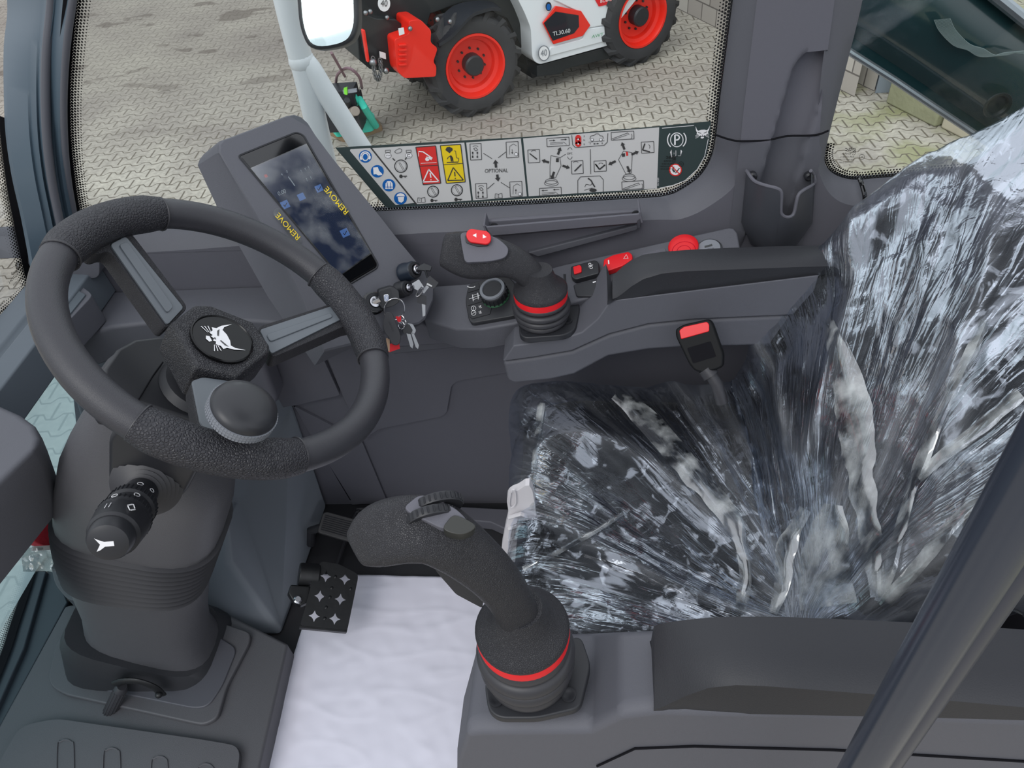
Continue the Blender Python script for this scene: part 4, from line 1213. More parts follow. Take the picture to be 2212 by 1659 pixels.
# phone / bottle holder on the pillar
hd_ = thing('bottle_holder', 'dark grey open holder pocket with notched rim on the pillar foot', 'holder', at(1680, 520, Y=.93))
YH = .955
def hpt(px, py, y): return at(px, py, Y=y)
left_t = [(1613, 370), (1630, 392), (1655, 402), (1678, 408), (1688, 418), (1687, 455), (1690, 465), (1698, 470), (1708, 469), (1716, 460), (1724, 425), (1735, 413), (1752, 403), (1761, 393), (1757, 378), (1752, 370)]
n_ = len(left_t)
lens = [i/(n_-1) for i in range(n_)]
def prof_y(t): return YH-.048*math.sin(PI*min(1, max(0, t)))**.6
rim = crom([Vector((x, y, 0)) for x, y in left_t], 4)
m_ = len(rim)
bot_l, bot_r = (1612, 500), (1740, 505)
rows = []
R0 = []
for i, p in enumerate(rim):
    t = (p.x-1613)/(1757-1613); t = min(1, max(0, t))
    R0.append(hpt(p.x, p.y, prof_y(t)))
mid1 = []; bot1 = []
for i, p in enumerate(rim):
    t = (p.x-1613)/(1757-1613); t = min(1, max(0, t))
    P_ = hpt(1602+(1755-1602)*t, max(p.y+6, 482+6*math.sin(PI*t)), prof_y(t)-.001)
    mid1.append(P_)
    bot1.append(hpt(1622+(1722-1622)*t, 528+8*math.sin(PI*t), .955-.036*math.sin(PI*t)**.6))
b = B()
in0 = [p+Vector((0, .003, -.0005)) for p in R0]; in1 = [p+Vector((0, .003, 0)) for p in mid1]; in2 = [p+Vector((0, .003, .002)) for p in bot1]
b.loft([in2, in1, in0, R0, mid1, bot1], closed=False, cap=False)
b.obj('pocket', mat('satin_dark_grey_plastic', (66, 68, 74), .42), hd_, angle=60)
b = B(); b.tube([p+Vector((0, .0015, 0)) for p in R0], .0024, n=8); b.obj('rim', 'panel2', hd_)
b = B(); b.poly(bot1+[hpt(1722, 528, YP), hpt(1622, 528, YP)]); b.obj('pocket_floor', 'black', hd_)
for x, y in ((1624, 378), (1746, 378)):
    b = B(); b.lathe(hpt(x, y, .957), Vector((0, -1, 0)), [(.0065, 0), (.0065, .006), (.004, .008), (0, .007)], n=16); b.obj('screw_boss', 'black', hd_)
b = B(); b.tube(crom([at(1857, 387, Y=.985), at(1862, 400, Y=.972), at(1868, 425, Y=.960), at(1867, 450, Y=.96), at(1869, 475, Y=.96), at(1878, 502, Y=.96), at(1890, 525, Y=.96), at(1905, 560, Y=.96)], 5), .0032, n=10)
tag(b.obj('cable', 'gloss'), 'thin black cable running down the wall below the quarter window', 'cable')
# ============================================================ STEERING WHEEL
WC = Vector((-.376, .599, .813)); WN = Vector((.799, .071, 1.0)).normalized()
def wp(px, py, off=0.0): return atp(px, py, WC+WN*off, WN)
WA = (wp(770, 690)-WC).normalized(); WB = WN.cross(WA)
def wang(px, py):
    v = wp(px, py)-WC; return math.atan2(v.dot(WB), v.dot(WA))
def wdir_(a): return WA*math.cos(a)+WB*math.sin(a)
stw = thing('steering_wheel', 'black three-spoke steering wheel with grey spoke inlays and spinner knob', 'steering wheel', WC)
RM, RT_ = .1715, .0185
def arc_pts(a0, a1, n, r=RM):
    return [WC+wdir_(a0+(a1-a0)*i/n)*r for i in range(n+1)]
b = B(); b.tube([WC+wdir_(2*PI*i/96)*RM for i in range(96)], RT_*.93, n=20, closed=True, ref=WN)
b.obj('rim', 'soft', stw, angle=60)
def norm_(a, c):
    while c < a: c += 2*PI
    return c
# grips (a0 -> a1 counter-clockwise in the wheel plane)
grips = []
for p0, p1, nm in (((352, 470), (112, 545), 'a'), ((812, 775), (690, 592), 'b'), ((287, 925), (645, 988), 'c')):
    a0 = wang(*p0); a1 = norm_(a0, wang(*p1))
    if a1-a0 > PI: a0, a1 = a1, norm_(a1, a0+2*PI)
    n = 40
    pts = arc_pts(a0, a1, n)
    rs = []
    for i in range(n+1):
        t = i/n
        e_ = min(t, 1-t)
        rs.append(RT_*(1.0+.12*min(1, e_/.12)))
    # thumb swells face inwards
    pts = [p-(p-WC).normalized()*(.0012*math.sin(PI*i/n)) for i, p in enumerate(pts)]
    b = B(); b.tube(pts, rs, n=24, ref=WN); b.obj('grip_pad', 'leather', stw, angle=60)
    for a_ in (a0, a1):
        b = B(); c_ = WC+wdir_(a_)*RM; t_ = WN.cross(wdir_(a_))
        b.tube([c_+(wdir_(a_)*math.cos(q)+WN*math.sin(q))*RT_*.99-wdir_(a_)*.001 for q in [i*PI/12 for i in range(24)]], .0012, n=6, closed=True)
        b.obj('grip_seam', 'rubber', stw)
# spokes
def spoke(body, inlay, rib, off0, off1, cen):
    """body polygon in pixels; plane tilts from hub (off0) to rim (off1)"""
    c0, c1 = cen
    P0 = wp(*c0, off0); P1 = wp(*c1, off1)
    ax = (P1-P0)
    side = WN.cross(ax).normalized()
    nn_ = ax.cross(side).normalized()
    if nn_.dot(WN) < 0: nn_ = -nn_
    fp = lambda x, y, o=0.0: atp(x, y, P0+nn_*o, nn_)
    b = B(); b.prism(rnd([fp(x, y) for x, y in body], .008), -nn_*.022)
    b.obj('spoke', 'leatherf', stw, bev=.004, seg=3)
    b = B(); b.prism(rnd([fp(x, y, .0022) for x, y in inlay], .004), -nn_*.003)
    io = b.obj('spoke_inlay', 'spoke', stw, bev=.0012, seg=3)
    b = B()
    b.prism(rnd([fp(x, y, .0040) for x, y in rib], .004), -nn_*.003)
    r_ = b.obj('spoke_rib', 'spoke', stw, bev=.001, seg=2); r_.parent = io; r_.matrix_parent_inverse = Matrix()
spoke([(180, 520), (255, 478), (288, 508), (407, 664), (360, 712), (236, 540), (205, 552)], [(238, 528), (272, 510), (397, 664), (362, 702)], [(257, 528), (276, 522), (375, 662), (362, 676)], -.032, -.004, ((380, 690), (215, 500)))
spoke([(555, 706), (735, 650), (790, 640), (800, 700), (750, 702), (588, 773)], [(561, 712), (722, 659), (740, 688), (586, 764)], [(575, 722), (714, 675), (720, 684), (584, 738)], -.030, -.004, ((570, 740), (770, 680)))
spoke([(412, 820), (440, 812), (560, 830), (598, 862), (595, 900), (560, 955), (520, 1000), (440, 985)], [(414, 822), (438, 814), (552, 830), (590, 862), (588, 895), (548, 950), (450, 935), (432, 912)], [(450, 860), (520, 860), (520, 900), (460, 900)], -.026, -.006, ((480, 820), (480, 970)))
# hub
HO = -.018
hpx = [(370, 697), (420, 660), (455, 661), (546, 697), (583, 748), (581, 764), (513, 817), (424, 795)]
HP = [wp(x, y, HO) for x, y in hpx]
hc = sum(HP, Vector())/len(HP)
b = B()
def hs(s_, o): return [hc+(p-hc)*s_+WN*o for p in HP]
b.loft([hs(.72, -.062), hs(1.0, -.045), hs(1.04, -.012), hs(1.0, -.001), hs(.95, .0018)])
b.obj('hub', 'leatherh', stw, bev=.003, seg=3)
eo = wp(480, 732, HO+.004)
b = B(); b.lathe(eo, WN, [(.0335, -.002), (.0335, .0012), (.0320, .0020), (.0310, .0008), (.0, .0008)], n=48, cap=False)
em = b.obj('emblem', mat('domed_black_emblem', (12, 12, 14), .2, spec=.35), stw, angle=50)
# cat head mark (local frame: x right ear side, y towards the ears)
def cat(b, fn, eyes=True):
    L_ = [(-.50, .56), (-.40, .26), (-.30, .16), (-.12, .22), (.12, .22), (.30, .16), (.40, .26), (.50, .56), (.46, .20), (.38, .0), (.42, -.14), (.30, -.16), (.22, -.30), (.12, -.24), (.09, -.32), (.0, -.26), (-.09, -.32), (-.12, -.24), (-.22, -.30), (-.30, -.16), (-.42, -.14), (-.38, .0), (-.46, .20)]
    b.poly([fn(x, y) for x, y in L_])
    b.poly([fn(x, y) for x, y in ((-.09, -.36), (.09, -.36), (.12, -.46), (0, -.52), (-.12, -.46))])
    for s_ in (-1, 1):
        for k_ in range(3):
            x0, y0 = .24*s_, -.24-.05*k_
            b.poly([fn(x0, y0), fn(x0+.24*s_, y0+.02-.06*k_), fn(x0+.24*s_, y0-.01-.06*k_), fn(x0, y0-.02)])
def cat_eyes(b, fn):
    for s_ in (-1, 1):
        b.poly([fn(.34*s_, .08), fn(.08*s_, -.06), fn(.10*s_, -.10), fn(.28*s_, -.02)])
    b.poly([fn(-.05, -.20), fn(.05, -.20), fn(0, -.27)])
ex_ = Vector((56, 36)); ey_ = Vector((52, -26))
b = B()
fn = lambda u, v, o=HO+.0055: wp(479+30*u+66*v, 730+56*u-3*v, o)
cat(b, lambda u, v: fn(u, v)); b.mi = 1; cat_eyes(b, lambda u, v: fn(u, v, HO+.0059))
o_ = b.obj('emblem_cat_head', ['white', 'gloss'], stw, smooth=False, clean=False); o_.parent = em; o_.matrix_parent_inverse = Matrix()
lab(o_, 'white cat head mark')
# spinner knob
KB = wp(487, 945, -.01)
b = B(); b.lathe(KB, WN, [(.014, -.01), (.0145, .03), (.0165, .045)], n=32); b.obj('knob_post', 'black', stw)
KC = wp(487, 950, 0)+WN*.040
b = B(); b.lathe(KC, WN, [(.014, -.006), (.026, -.004), (.0305, -.001), (.0318, .004), (.0315, .010)], n=48)
a_, c_ = b.frame(WN)
for j in range(3):
    for i in range(64):
        q = 2*PI*(i+.5*0)/64; d_ = a_*math.cos(q)+c_*math.sin(q); t_ = WN.cross(d_)
        p = KC+d_*.0320+WN*(.0005+j*.0034)
        b.prism([p-t_*.0011, p+t_*.0011, p+t_*.0011+WN*.0026, p-t_*.0011+WN*.0026], -d_*.002)
b.obj('knob_knurled_ring', 'grating', stw)
b = B(); b.lathe(KC, WN, [(.0305, .0085), (.0308, .011), (.0295, .0150), (.026, .0185), (.020, .0212), (.012, .0228), (.005, .0233), (0, .0234)], n=48)
b.obj('knob_cap', mat('matt_black_cap', (44, 45, 49), .38), stw, angle=60)

# ============================================================ STEERING COLUMN
col = thing('steering_column', 'black tilting steering column with pleated sleeve on the floor platform', 'steering column', at(330, 1400, Y=.6))
YCOL = .6
def csec(L_, R_, hy, n=28, e=3.2, dyy=0.0):
    a = at(*L_, Y=YCOL); c = at(*R_, Y=YCOL)
    m_ = (a+c)/2; hx = (c-a)/2
    out = []
    for k_ in range(n):
        q = 2*PI*k_/n
        cx_ = abs(math.cos(q))**(2/e)*(1 if math.cos(q) >= 0 else -1)
        sy_ = abs(math.sin(q))**(2/e)*(1 if math.sin(q) >= 0 else -1)
        out.append(m_+hx*cx_+Vector((0, hy*sy_+dyy, 0)))
    return out
b = B()
S = [((215, 800), (415, 880), .05), ((200, 855), (435, 940), .062), ((172, 900), (470, 985), .07), ((150, 950), (497, 1035), .078), ((142, 1000), (497, 1060), .08), ((138, 1045), (492, 1110), .08), ((137, 1078), (480, 1150), .078)]
b.loft([csec(*s_) for s_ in S]); b.obj('upper_cover', 'floorp', col, angle=50)
b = B(); rings = []
for i in range(21):
    t = i/20
    Lx = 137+(160-137)*t**2; Ly = 1072+(1196-1072)*t
    Rx = 484+(450-484)*t; Ry = 1146+(1240-1146)*t
    sh_ = 8 if i % 2 else -7
    rings.append(csec((Lx-sh_, Ly), (Rx+sh_, Ry), .077-.004*t+(.0065 if i % 2 else -.0065), n=40))
b.loft(rings); b.obj('pleated_sleeve', 'rubber', col, angle=25)
b = B()
S = [((158, 1190), (454, 1232), .07), ((172, 1240), (443, 1280), .066), ((190, 1290), (440, 1335), .062), ((195, 1330), (446, 1372), .062), ((185, 1350), (470, 1400), .068), ((172, 1362), (490, 1430), .075)]
b.loft([csec(*s_) for s_ in S]); b.obj('lower_cover', 'floorp', col, angle=50)
b = B()
S = [((160, 1318), (462, 1392), .074), ((152, 1332), (498, 1412), .083), ((156, 1350), (502, 1440), .084), ((165, 1405), (488, 1478), .082), ((175, 1450), (470, 1530), .080)]
b.loft([csec(*s_, e=4) for s_ in S]); b.obj('base_shroud', 'blackm', col, angle=40)
b = B()
bp_ = [at(x, y, Z=ZP+.010) for x, y in ((103, 1463), (120, 1390), (178, 1300), (300, 1285), (540, 1365), (540, 1385), (490, 1480), (470, 1550), (440, 1566), (410, 1560), (140, 1500), (112, 1484))]
b.prism(rnd(bp_, .012), (0, 0, -.011)); 
bo_ = b.obj('base_plate', 'floorp', col, bev=.003, seg=2)
b = B(); bp2 = [at(x, y, Z=ZP+.014) for x, y in ((142, 1440), (160, 1380), (230, 1310), (400, 1330), (512, 1400), (480, 1480), (450, 1525), (420, 1530), (200, 1485), (150, 1462))]
b.prism(rnd(bp2, .015), (0, 0, -.006)); o_ = b.obj('base_inner_plate', mat('grey_base_plate', (84, 85, 92), .45), col, bev=.002); o_.parent = bo_; o_.matrix_parent_inverse = Matrix()
# upper pod behind the wheel
b = B()
UAX = (WN+Vector((0, 0, .2))).normalized()
def pod(px, py, o): return atp(px, py, WC-WN*.11+WN*o, WN)
ppx = [(214, 842), (222, 800), (252, 756), (290, 735), (350, 728), (400, 760), (440, 850), (452, 900), (440, 920), (300, 876), (262, 866), (225, 858)]
PT = [pod(x, y, 0) for x, y in ppx]; pc_ = sum(PT, Vector())/len(PT)
b.loft([[pc_+(p-pc_)*.86-WN*.055 for p in PT], [pc_+(p-pc_)*1.02-WN*.016 for p in PT], PT, [pc_+(p-pc_)*.93+WN*.004 for p in PT]])
b.obj('top_pod', 'black', col, bev=.002)
b = B(); b.lathe(WC-WN*.105, WN, [(.045, 0), (.040, .010), (.030, .013), (.028, .05)], n=32); b.obj('steering_shaft_collar', 'black', col)
b = B(); b.tube([pod(300, 862, .006), pod(330, 812, .0065), pod(352, 782, .0065)], .0008, n=5); b.obj('pod_seam', 'seam', col)
# stalk housing
YS = .505
b = B()
hs_ = [at(x, y, Y=YS) for x, y in ((232, 950), (250, 925), (300, 935), (420, 985), (430, 1012), (400, 1068), (372, 1090), (250, 1078), (232, 1040))]
b.prism(rnd(hs_, .01), (0, .09, 0)); b.obj('stalk_housing', 'black', col, bev=.006, seg=3)
b = B()
SB = at(318, 1045, Y=YS-.002)
SE = at(236, 1168, Y=YS-.115)
SX = (SE-SB).normalized()
ln = (SE-SB).length
def sat(t): return SB+SX*t
pr = []
for i in range(13):
    t = i/12; pr.append((.040*(1-t*.55)+(.0015 if i % 2 else -.001), .022*t))
b.lathe(SB, SX, pr, n=36); stk = b.obj('stalk_boot', 'rubber', col, angle=25)
st = ln
b = B(); b.lathe(SB, SX, [(0.0177, .015), (0.0177, st*.30), (0.0213, st*.32), (0.0227, st*.42), (0.0227, st*.44)], n=32)
b.obj('stalk_stem', 'black', col)
b = B(); b.lathe(SB, SX, [(0.0244, st*.40), (0.0253, st*.42), (0.0253, st*.50), (0.0227, st*.52), (0.0234, st*.60)], n=32)
a_, c_ = b.frame(SX)
for i in range(36):
    q = 2*PI*i/36; d_ = a_*math.cos(q)+c_*math.sin(q)
    b.tube([SB+SX*st*.42+d_*.0253, SB+SX*st*.50+d_*.0253], .0009, n=4)
b.obj('stalk_ring', 'black', col)
b = B(); b.lathe(SB, SX, [(0.0234, st*.58), (0.0267, st*.62), (0.0273, st*.68), (0.0264, st*.70), (0.0270, st*.72), (0.0253, st*.90), (0.0227, st*.92)], n=32)
for i in range(36):
    q = 2*PI*i/36; d_ = a_*math.cos(q)+c_*math.sin(q)
    b.tube([SB+SX*st*.62+d_*.0270, SB+SX*st*.68+d_*.0273], .0007, n=4)
b.obj('stalk_barrel', 'black', col)
b = B(); b.lathe(SB, SX, [(0.0220, st*.90), (0.0213, st*1.0), (0.0192, st*1.03), (0.0142, st*1.045), (0, st*1.05)], n=32)
hb = b.obj('horn_button', 'black', col)
# symbols on the stalk, facing the door
vd = (CAM-SE).normalized()
nS = (vd-SX*vd.dot(SX)).normalized(); tS = SX.cross(nS)
def surf(t, w, r):   # point on barrel surface: t along, w angle
    return SB+SX*t+(nS*math.cos(w)+tS*math.sin(w))*r
b = B()
def ring_(t, w, r, rr, th=.0004):
    b.tube([surf(t+rr*math.cos(q), w+rr*math.sin(q)/r, r) for q in [i*PI/6 for i in range(12)]], th, n=4, closed=True)
ring_(st*.36, .25, .0232, .003); ring_(st*.36, -.35, .0232, .0026); ring_(st*.55, .1, .0236, .003); ring_(st*.66, .8, .0280, .003)
for s_ in (-1, 1):
    b.tube([surf(st*.80+s_*.001, -.12, .0272), surf(st*.80+s_*.006, 0, .0272), surf(st*.80+s_*.001, .12, .0272)], .0006, n=4)
    b.tube([surf(st*.78+s_*.003, -.06-.1*s_, .0272), surf(st*.82+s_*.003, .06-.1*s_, .0272)], .0005, n=4)
for w_ in (.75, .9): b.tube([surf(st*.78, w_, .0272), surf(st*.84, w_, .0268)], .0005, n=4)
hx, hy_ = b.frame(SX)
def hf(u, v): return hp2(u, v)
cpt = SB+SX*(st*1.046)
uu = RT-SX*RT.dot(SX); uu.normalize(); vv = UP-SX*UP.dot(SX); vv = (vv-uu*vv.dot(uu)).normalized()
F_ = lambda u, v: cpt+(uu*u+vv*v)*.0105+SX*.0006
b.poly([F_(x, y) for x, y in ((-1, .7), (-.7, .5), (-.2, .25), (.6, .25), (.6, -.25), (-.2, -.25), (-.7, -.6), (-1, -.7), (-.6, 0))])
b.obj('stalk_symbols', 'white', col, clean=False)
# tilt lever at the foot
lv = at(345, 1488, Y=.5)
b = B()
LY = .505
b.tube(crom([at(250, 1477, Y=LY), at(268, 1471, Y=LY), at(300, 1472, Y=LY), at(332, 1484, Y=LY), at(350, 1500, Y=LY)], 4), [.0085]*17, n=10, flat=.45, ref=Vector((0, 1, 0)))
b.lathe(at(350, 1492, Y=LY+.035), Vector((0, -1, 0)), [(.013, 0), (.009, .010), (.009, .022), (.013, .034), (.013, .04), (0, .04)], n=24)
b.ball(at(343, 1501, Y=LY-.006), .006)
lo_ = b.obj('tilt_lever', 'pedal', col, angle=45)
b = B(); g0 = at(264, 1482, Y=LY); g1 = at(232, 1548, Y=LY-.02)
gx_ = (g1-g0)
b.lathe(g0, gx_, [(.008, 0), (.0105, .006), (.011, .012), (.0105, gx_.length-.010), (.0115, gx_.length-.008), (.0110, gx_.length), (.006, gx_.length+.004)], n=20)
a_, c_ = b.frame(gx_.normalized())
for i in range(14):
    q = 2*PI*i/14; d_ = a_*math.cos(q)+c_*math.sin(q)
    b.tube([g0+gx_*.12+d_*.0105, g0+gx_*.86+d_*.0105], .0013, n=5)
b.obj('lever_grip', 'rubber', col).parent = lo_
bpy.data.objects['lever_grip'].matrix_parent_inverse = Matrix()
# ============================================================ ARMREST CONSOLES
def sweep_side(top, bot, Y0, Y1, name, m, parent, bev=.008, slope=0.0, dz=0.0):
    ring = [at(x, y, Y=Y0) for x, y in top]+[at(x, y, Y=Y0) for x, y in bot]
    nt_ = len(top)
    back = [Vector((p.x, Y1, p.z+(dz if (i < nt_ and p.x > .04) else 0))) for i, p in enumerate(ring)]
    b = B(); b.loft([ring, back])
    return b.obj(name, m, parent, bev=bev, seg=4)
YF = .80
fc = thing('armrest_console', 'far grey armrest console with black pad along its rear, carrying the joystick with red switch', 'armrest', at(1250, 800, Y=YF))
sweep_side([(1109, 747), (1213, 733), (1257, 718), (1290, 690), (1315, 655), (1329, 648), (1500, 627), (1770, 594)],
           [(1745, 679), (1500, 690), (1400, 700), (1315, 722), (1235, 758), (1152, 772), (1086, 781)], YF, .895, 'console_upper', 'panel', fc, dz=-.06)
sweep_side([(1086, 783), (1152, 774), (1235, 760), (1315, 724), (1400, 702), (1500, 692), (1740, 681)],
           [(1715, 742), (1640, 748), (1470, 752), (1400, 757), (1315, 771), (1242, 810), (1188, 822), (1110, 830), (1096, 822)], YF+.003, .90, 'console_lower', 'panel', fc)
def pad(st, far, rim, und, zf, zr, yb, name, parent):
    rings = []
    for i, x in enumerate(st):
        f_ = at(x, far[i], Z=zf[i]); r_ = at(x, rim[i], Z=zr[i]); u_ = at(x, und[i], Y=r_.y+.002)
        mid_ = f_.lerp(r_, .5)+Vector((0, 0, .006)); m2 = f_.lerp(r_, .88)+Vector((0, 0, .004))
        bk = Vector((f_.x, max(f_.y, yb)+.004, f_.z-.04)); ub = Vector((u_.x, bk.y, min(u_.z, bk.z)))
        rings.append([bk, f_+Vector((0, .002, -.006)), f_, mid_, m2, r_, r_+Vector((0, .001, -.005)), u_, ub])
    b = B(); b.loft(rings)
    return b.obj(name, 'blackm', parent, angle=38)
pad([1323, 1332, 1345, 1365, 1390, 1430, 1480, 1560, 1640, 1720, 1790, 1830],
    [596, 588, 576, 561, 550, 544, 540, 536, 533, 531, 530, 545],
    [646, 643, 634, 618, 603, 591, 586, 583, 580, 577, 575, 578],
    [649, 648, 646, 643, 640, 635, 629, 619, 610, 601, 592, 590],
    [.692, .696, .702, .708, .713, .716, .716, .716, .716, .716, .716, .706],
    [.676, .679, .686, .698, .708, .713, .716, .716, .716, .716, .716, .706], .86, 'armrest_pad', fc)
YN = .25
nc = thing('armrest_console', 'near grey armrest console with long black pad, nearest the camera', 'armrest', at(1250, 1700, Y=YN))
b = B()
n_top = [(988, 1640), (1008, 1588), (1040, 1584), (1275, 1582), (1339, 1550), (1420, 1540), (1700, 1545), (2212, 1562), (2500, 1572)]
n_bot = [(2500, 1900), (1300, 1900), (985, 1900)]
ring = [at(x, y, Y=YN) for x, y in n_top]+[at(x, y, Y=YN) for x, y in n_bot]
farp = [(1003, 1500), (1032, 1392), (1060, 1368), (1280, 1368), (1340, 1366), (1420, 1362), (1700, 1350), (2212, 1362), (2500, 1370)]
back = []
for (x, y), p in zip(farp, ring): back.append(at(x, y, Z=p.z-.004))
for p in ring[len(farp):]: back.append(Vector((p.x, .335, p.z)))
mid1 = [a.lerp(c, .12)+Vector((0, 0, .006 if i < 9 else 0)) for i, (a, c) in enumerate(zip(ring, back))]
b.loft([ring, mid1, back]); b.obj('console_body', 'panel', nc, bev=.006, seg=4)
b = B(); b.tube([at(x, y, Y=YN-.001) for x, y in ((1290, 1655), (1372, 1617), (1500, 1612), (1800, 1620), (2300, 1650))], .0012, n=6); b.obj('console_seam', 'seam', nc)
pad([1413, 1425, 1445, 1480, 1531, 1589, 1650, 1704, 1850, 2000, 2212, 2450],
    [1352, 1348, 1344, 1339, 1334, 1332, 1332, 1333, 1339, 1346, 1360, 1374],
    [1533, 1530, 1521, 1504, 1486, 1480, 1482, 1486, 1497, 1509, 1528, 1548],
    [1540, 1540, 1540, 1540, 1541, 1542, 1543, 1544, 1547, 1550, 1556, 1562],
    [.715, .72, .726, .731, .735, .737, .737, .737, .737, .737, .737, .737],
    [.682, .686, .693, .708, .726, .733, .735, .736, .736, .736, .736, .736], .31, 'armrest_pad', nc)

# ============================================================ JOYSTICKS
UPZ = Vector((0, 0, 1))
def joystick(nm, label, base, H, plate, zpl, R, grip, depthk, Yg, bellmat='rubber'):
    t = thing(nm, label, 'joystick', base)
    # base plate with two screws
    P = [at(x, y, Z=zpl+.007) for x, y in plate]
    b = B(); b.prism(rnd(P, .008), (0, 0, -.010)); b.obj('mounting_plate', 'black', t, bev=.002, seg=3)
    c = Vector((base.x, base.y, zpl+.006))
    b = B()
    pr = [(R*.98, 0)]
    n = 4; hh = H-.010
    for i in range(n):
        z0 = hh*i/n; r0 = R*(1.05, 1.17, 1.19, 1.11)[i]
        for k_ in range(7):
            q = PI*k_/6
            pr.append((r0-.006+.006*math.sin(q)-.0012*(i > 0), z0+hh/n*(1-math.cos(q))/2))
    b.lathe(c, UPZ, pr, n=48); b.obj('bellows', bellmat, t, angle=40)
    top = c+UPZ*(H-.006)
    b = B(); b.lathe(top, UPZ, [(R*.95, -.015), (R*1.02, -.013), (R*1.06, -.001), (R*1.02, .004)], n=48); b.obj('red_collar_ring', 'red', t)
    b = B(); b.lathe(top, UPZ, [(R*.9, .003), (R*1.05, .004), (R*1.06, .008), (R*.98, .011), (R*.8, .017), (R*.62, .026), (R*.50, .040)], n=48); b.obj('collar', 'leatherf', t, angle=60)
    # grip
    rings = []
    C_ = [(at(x, y, Y=Yg(i/(len(grip)-1)) if callable(Yg) else Yg), r) for i, (x, y, r) in enumerate(grip)]
    cc = crom([Vector((x, y, r)) for x, y, r in grip], 4)
    m_ = len(cc); pts = []
    for i, v in enumerate(cc):
        yy = Yg(i/(m_-1)) if callable(Yg) else Yg
        pts.append(at(v.x, v.y, Y=yy))
    for i, p in enumerate(pts):
        tt = (pts[min(i+1, m_-1)]-pts[max(i-1, 0)]).normalized()
        vd_ = (CAM-p).normalized()
        w_ = tt.cross(vd_).normalized(); d_ = w_.cross(tt).normalized()
        rr = rad(p, cc[i].z); dk = depthk(i/(m_-1))
        ring = []
        e = 4.2-1.6*min(1, (i/(m_-1))/.5)
        for k_ in range(28):
            q = 2*PI*k_/28; cq, sq = math.cos(q), math.sin(q)
            ring.append(p+w_*rr*abs(cq)**(2/e)*(1 if cq >= 0 else -1)+d_*dk*abs(sq)**(2/e)*(1 if sq >= 0 else -1))
        rings.append(ring)
    # rounded ends
    def cap(r_, out):
        ce = sum(r_, Vector())/len(r_)
        return [[ce+(p-ce)*.95+out*.003 for p in r_], [ce+(p-ce)*.80+out*.005 for p in r_]]
    o0 = (pts[0]-pts[1]).normalized()
    ca = cap(rings[0], o0)
    rings = [ca[1], ca[0]]+rings
    b = B(); b.loft(rings); b.obj('grip', 'leatherf', t, angle=60)
    return t, pts
# far joystick
bF = at(1162, 616, Y=.832); zF = .620
bF = Vector((bF.x+.003, bF.y, zF))
tF = at(1162, 616, Y=.832).z
jF, ptsF = joystick('joystick', 'far black joystick with red two-arrow thumb switch', bF, max(.045, tF-zF-.008), [(1118, 668), (1140, 640), (1245, 620), (1253, 668), (1243, 712), (1218, 724), (1134, 730), (1122, 722)], zF-.006, .036,
    [(966, 541, 38), (985, 545, 45), (1015, 552, 50), (1050, 556, 47), (1085, 560, 40), (1118, 572, 34), (1145, 594, 31), (1160, 622, 31), (1166, 645, 33)],
    lambda t: .021 if t < .5 else .019, lambda t: .848-.014*t)
for x, y in ((1137, 713), (1226, 693)):
    b = B(); b.lathe(at(x, y, Z=zF+.0015), UPZ, [(.007, 0), (.007, .002), (.0045, .002), (.003, .001), (0, .001)], n=20, cap=False); b.obj('screw', 'black', jF)
GF = at(1045, 545, Y=.846)
gn = ((CAM-GF).normalized()+Vector((0, 0, .35))).normalized()
gF = lambda x, y, o=0.0: atp(x, y, GF+gn*(.0205+o), gn)
b = B(); b.prism(crom([gF(x, y, .004) for x, y in ((998, 503), (1030, 503), (1068, 512), (1090, 527), (1098, 540), (1090, 556), (1060, 564), (1025, 566), (1006, 565), (1000, 545), (996, 520))], 4, closed=True), -gn*.012)
b.obj('thumb_plate', 'panel2', jF, bev=.001)
b = B(); b.prism(rnd([gF(x, y, .007) for x, y in ((1004, 507), (1052, 515), (1056, 531), (1030, 532), (1006, 524))], .003), -gn*.006); b.obj('switch_base', 'black', jF, bev=.0006)
pill = []
for k_ in range(28):
    q = 2*PI*k_/28; pill.append((1034+13*(1 if math.cos(q) > 0 else -1)+14*math.cos(q), 511+1.6*(1 if math.cos(q) > 0 else -1)+15*math.sin(q)+2*math.cos(q)))
b = B(); b.prism([gF(x, y, .0125) for x, y in pill], -gn*.006); rs_ = b.obj('red_rocker', 'red', jF, bev=.0014, seg=3)
b = B(); b.prism([gF(x, y, .0128) for x, y in ((1021, 508), (1029, 504), (1029, 513))], -gn*.0003); b.prism([gF(x, y, .0128) for x, y in ((1051, 512), (1043, 506), (1043, 515))], -gn*.0003)
o_ = b.obj('arrow_marks', 'white', jF); o_.parent = rs_; o_.matrix_parent_inverse = Matrix()
# near joystick
bN = at(1127, 1350, Y=.292); zN = .657
tN = bN.z
bN = Vector((bN.x-.0, bN.y, zN))
jN, ptsN = joystick('joystick', 'near black joystick with ribbed thumb wheels and cover plate', bN, tN-zN-.006, [(1046, 1475), (1070, 1420), (1255, 1372), (1277, 1437), (1254, 1530), (1160, 1552), (1078, 1552), (1054, 1534)], zN-.006, .0365,
    [(808, 1164, 50), (832, 1152, 68), (880, 1143, 73), (930, 1146, 72), (975, 1170, 66), (1018, 1202, 60), (1060, 1240, 54), (1094, 1282, 49), (1117, 1325, 47), (1128, 1365, 49)],
    lambda t: .020 if t < .45 else .019, lambda t: .300-.008*t)
for x, y in ((1072, 1512), (1228, 1502)):
    b = B(); b.lathe(at(x, y, Z=zN+.0015), UPZ, [(.0065, 0), (.0065, .002), (.0045, .002), (.003, .001), (0, .001)], n=20, cap=False); b.obj('screw', 'black', jN)
GN = at(930, 1140, Y=.298)
gnn = ((CAM-GN).normalized()+Vector((0, .25, .3))).normalized()
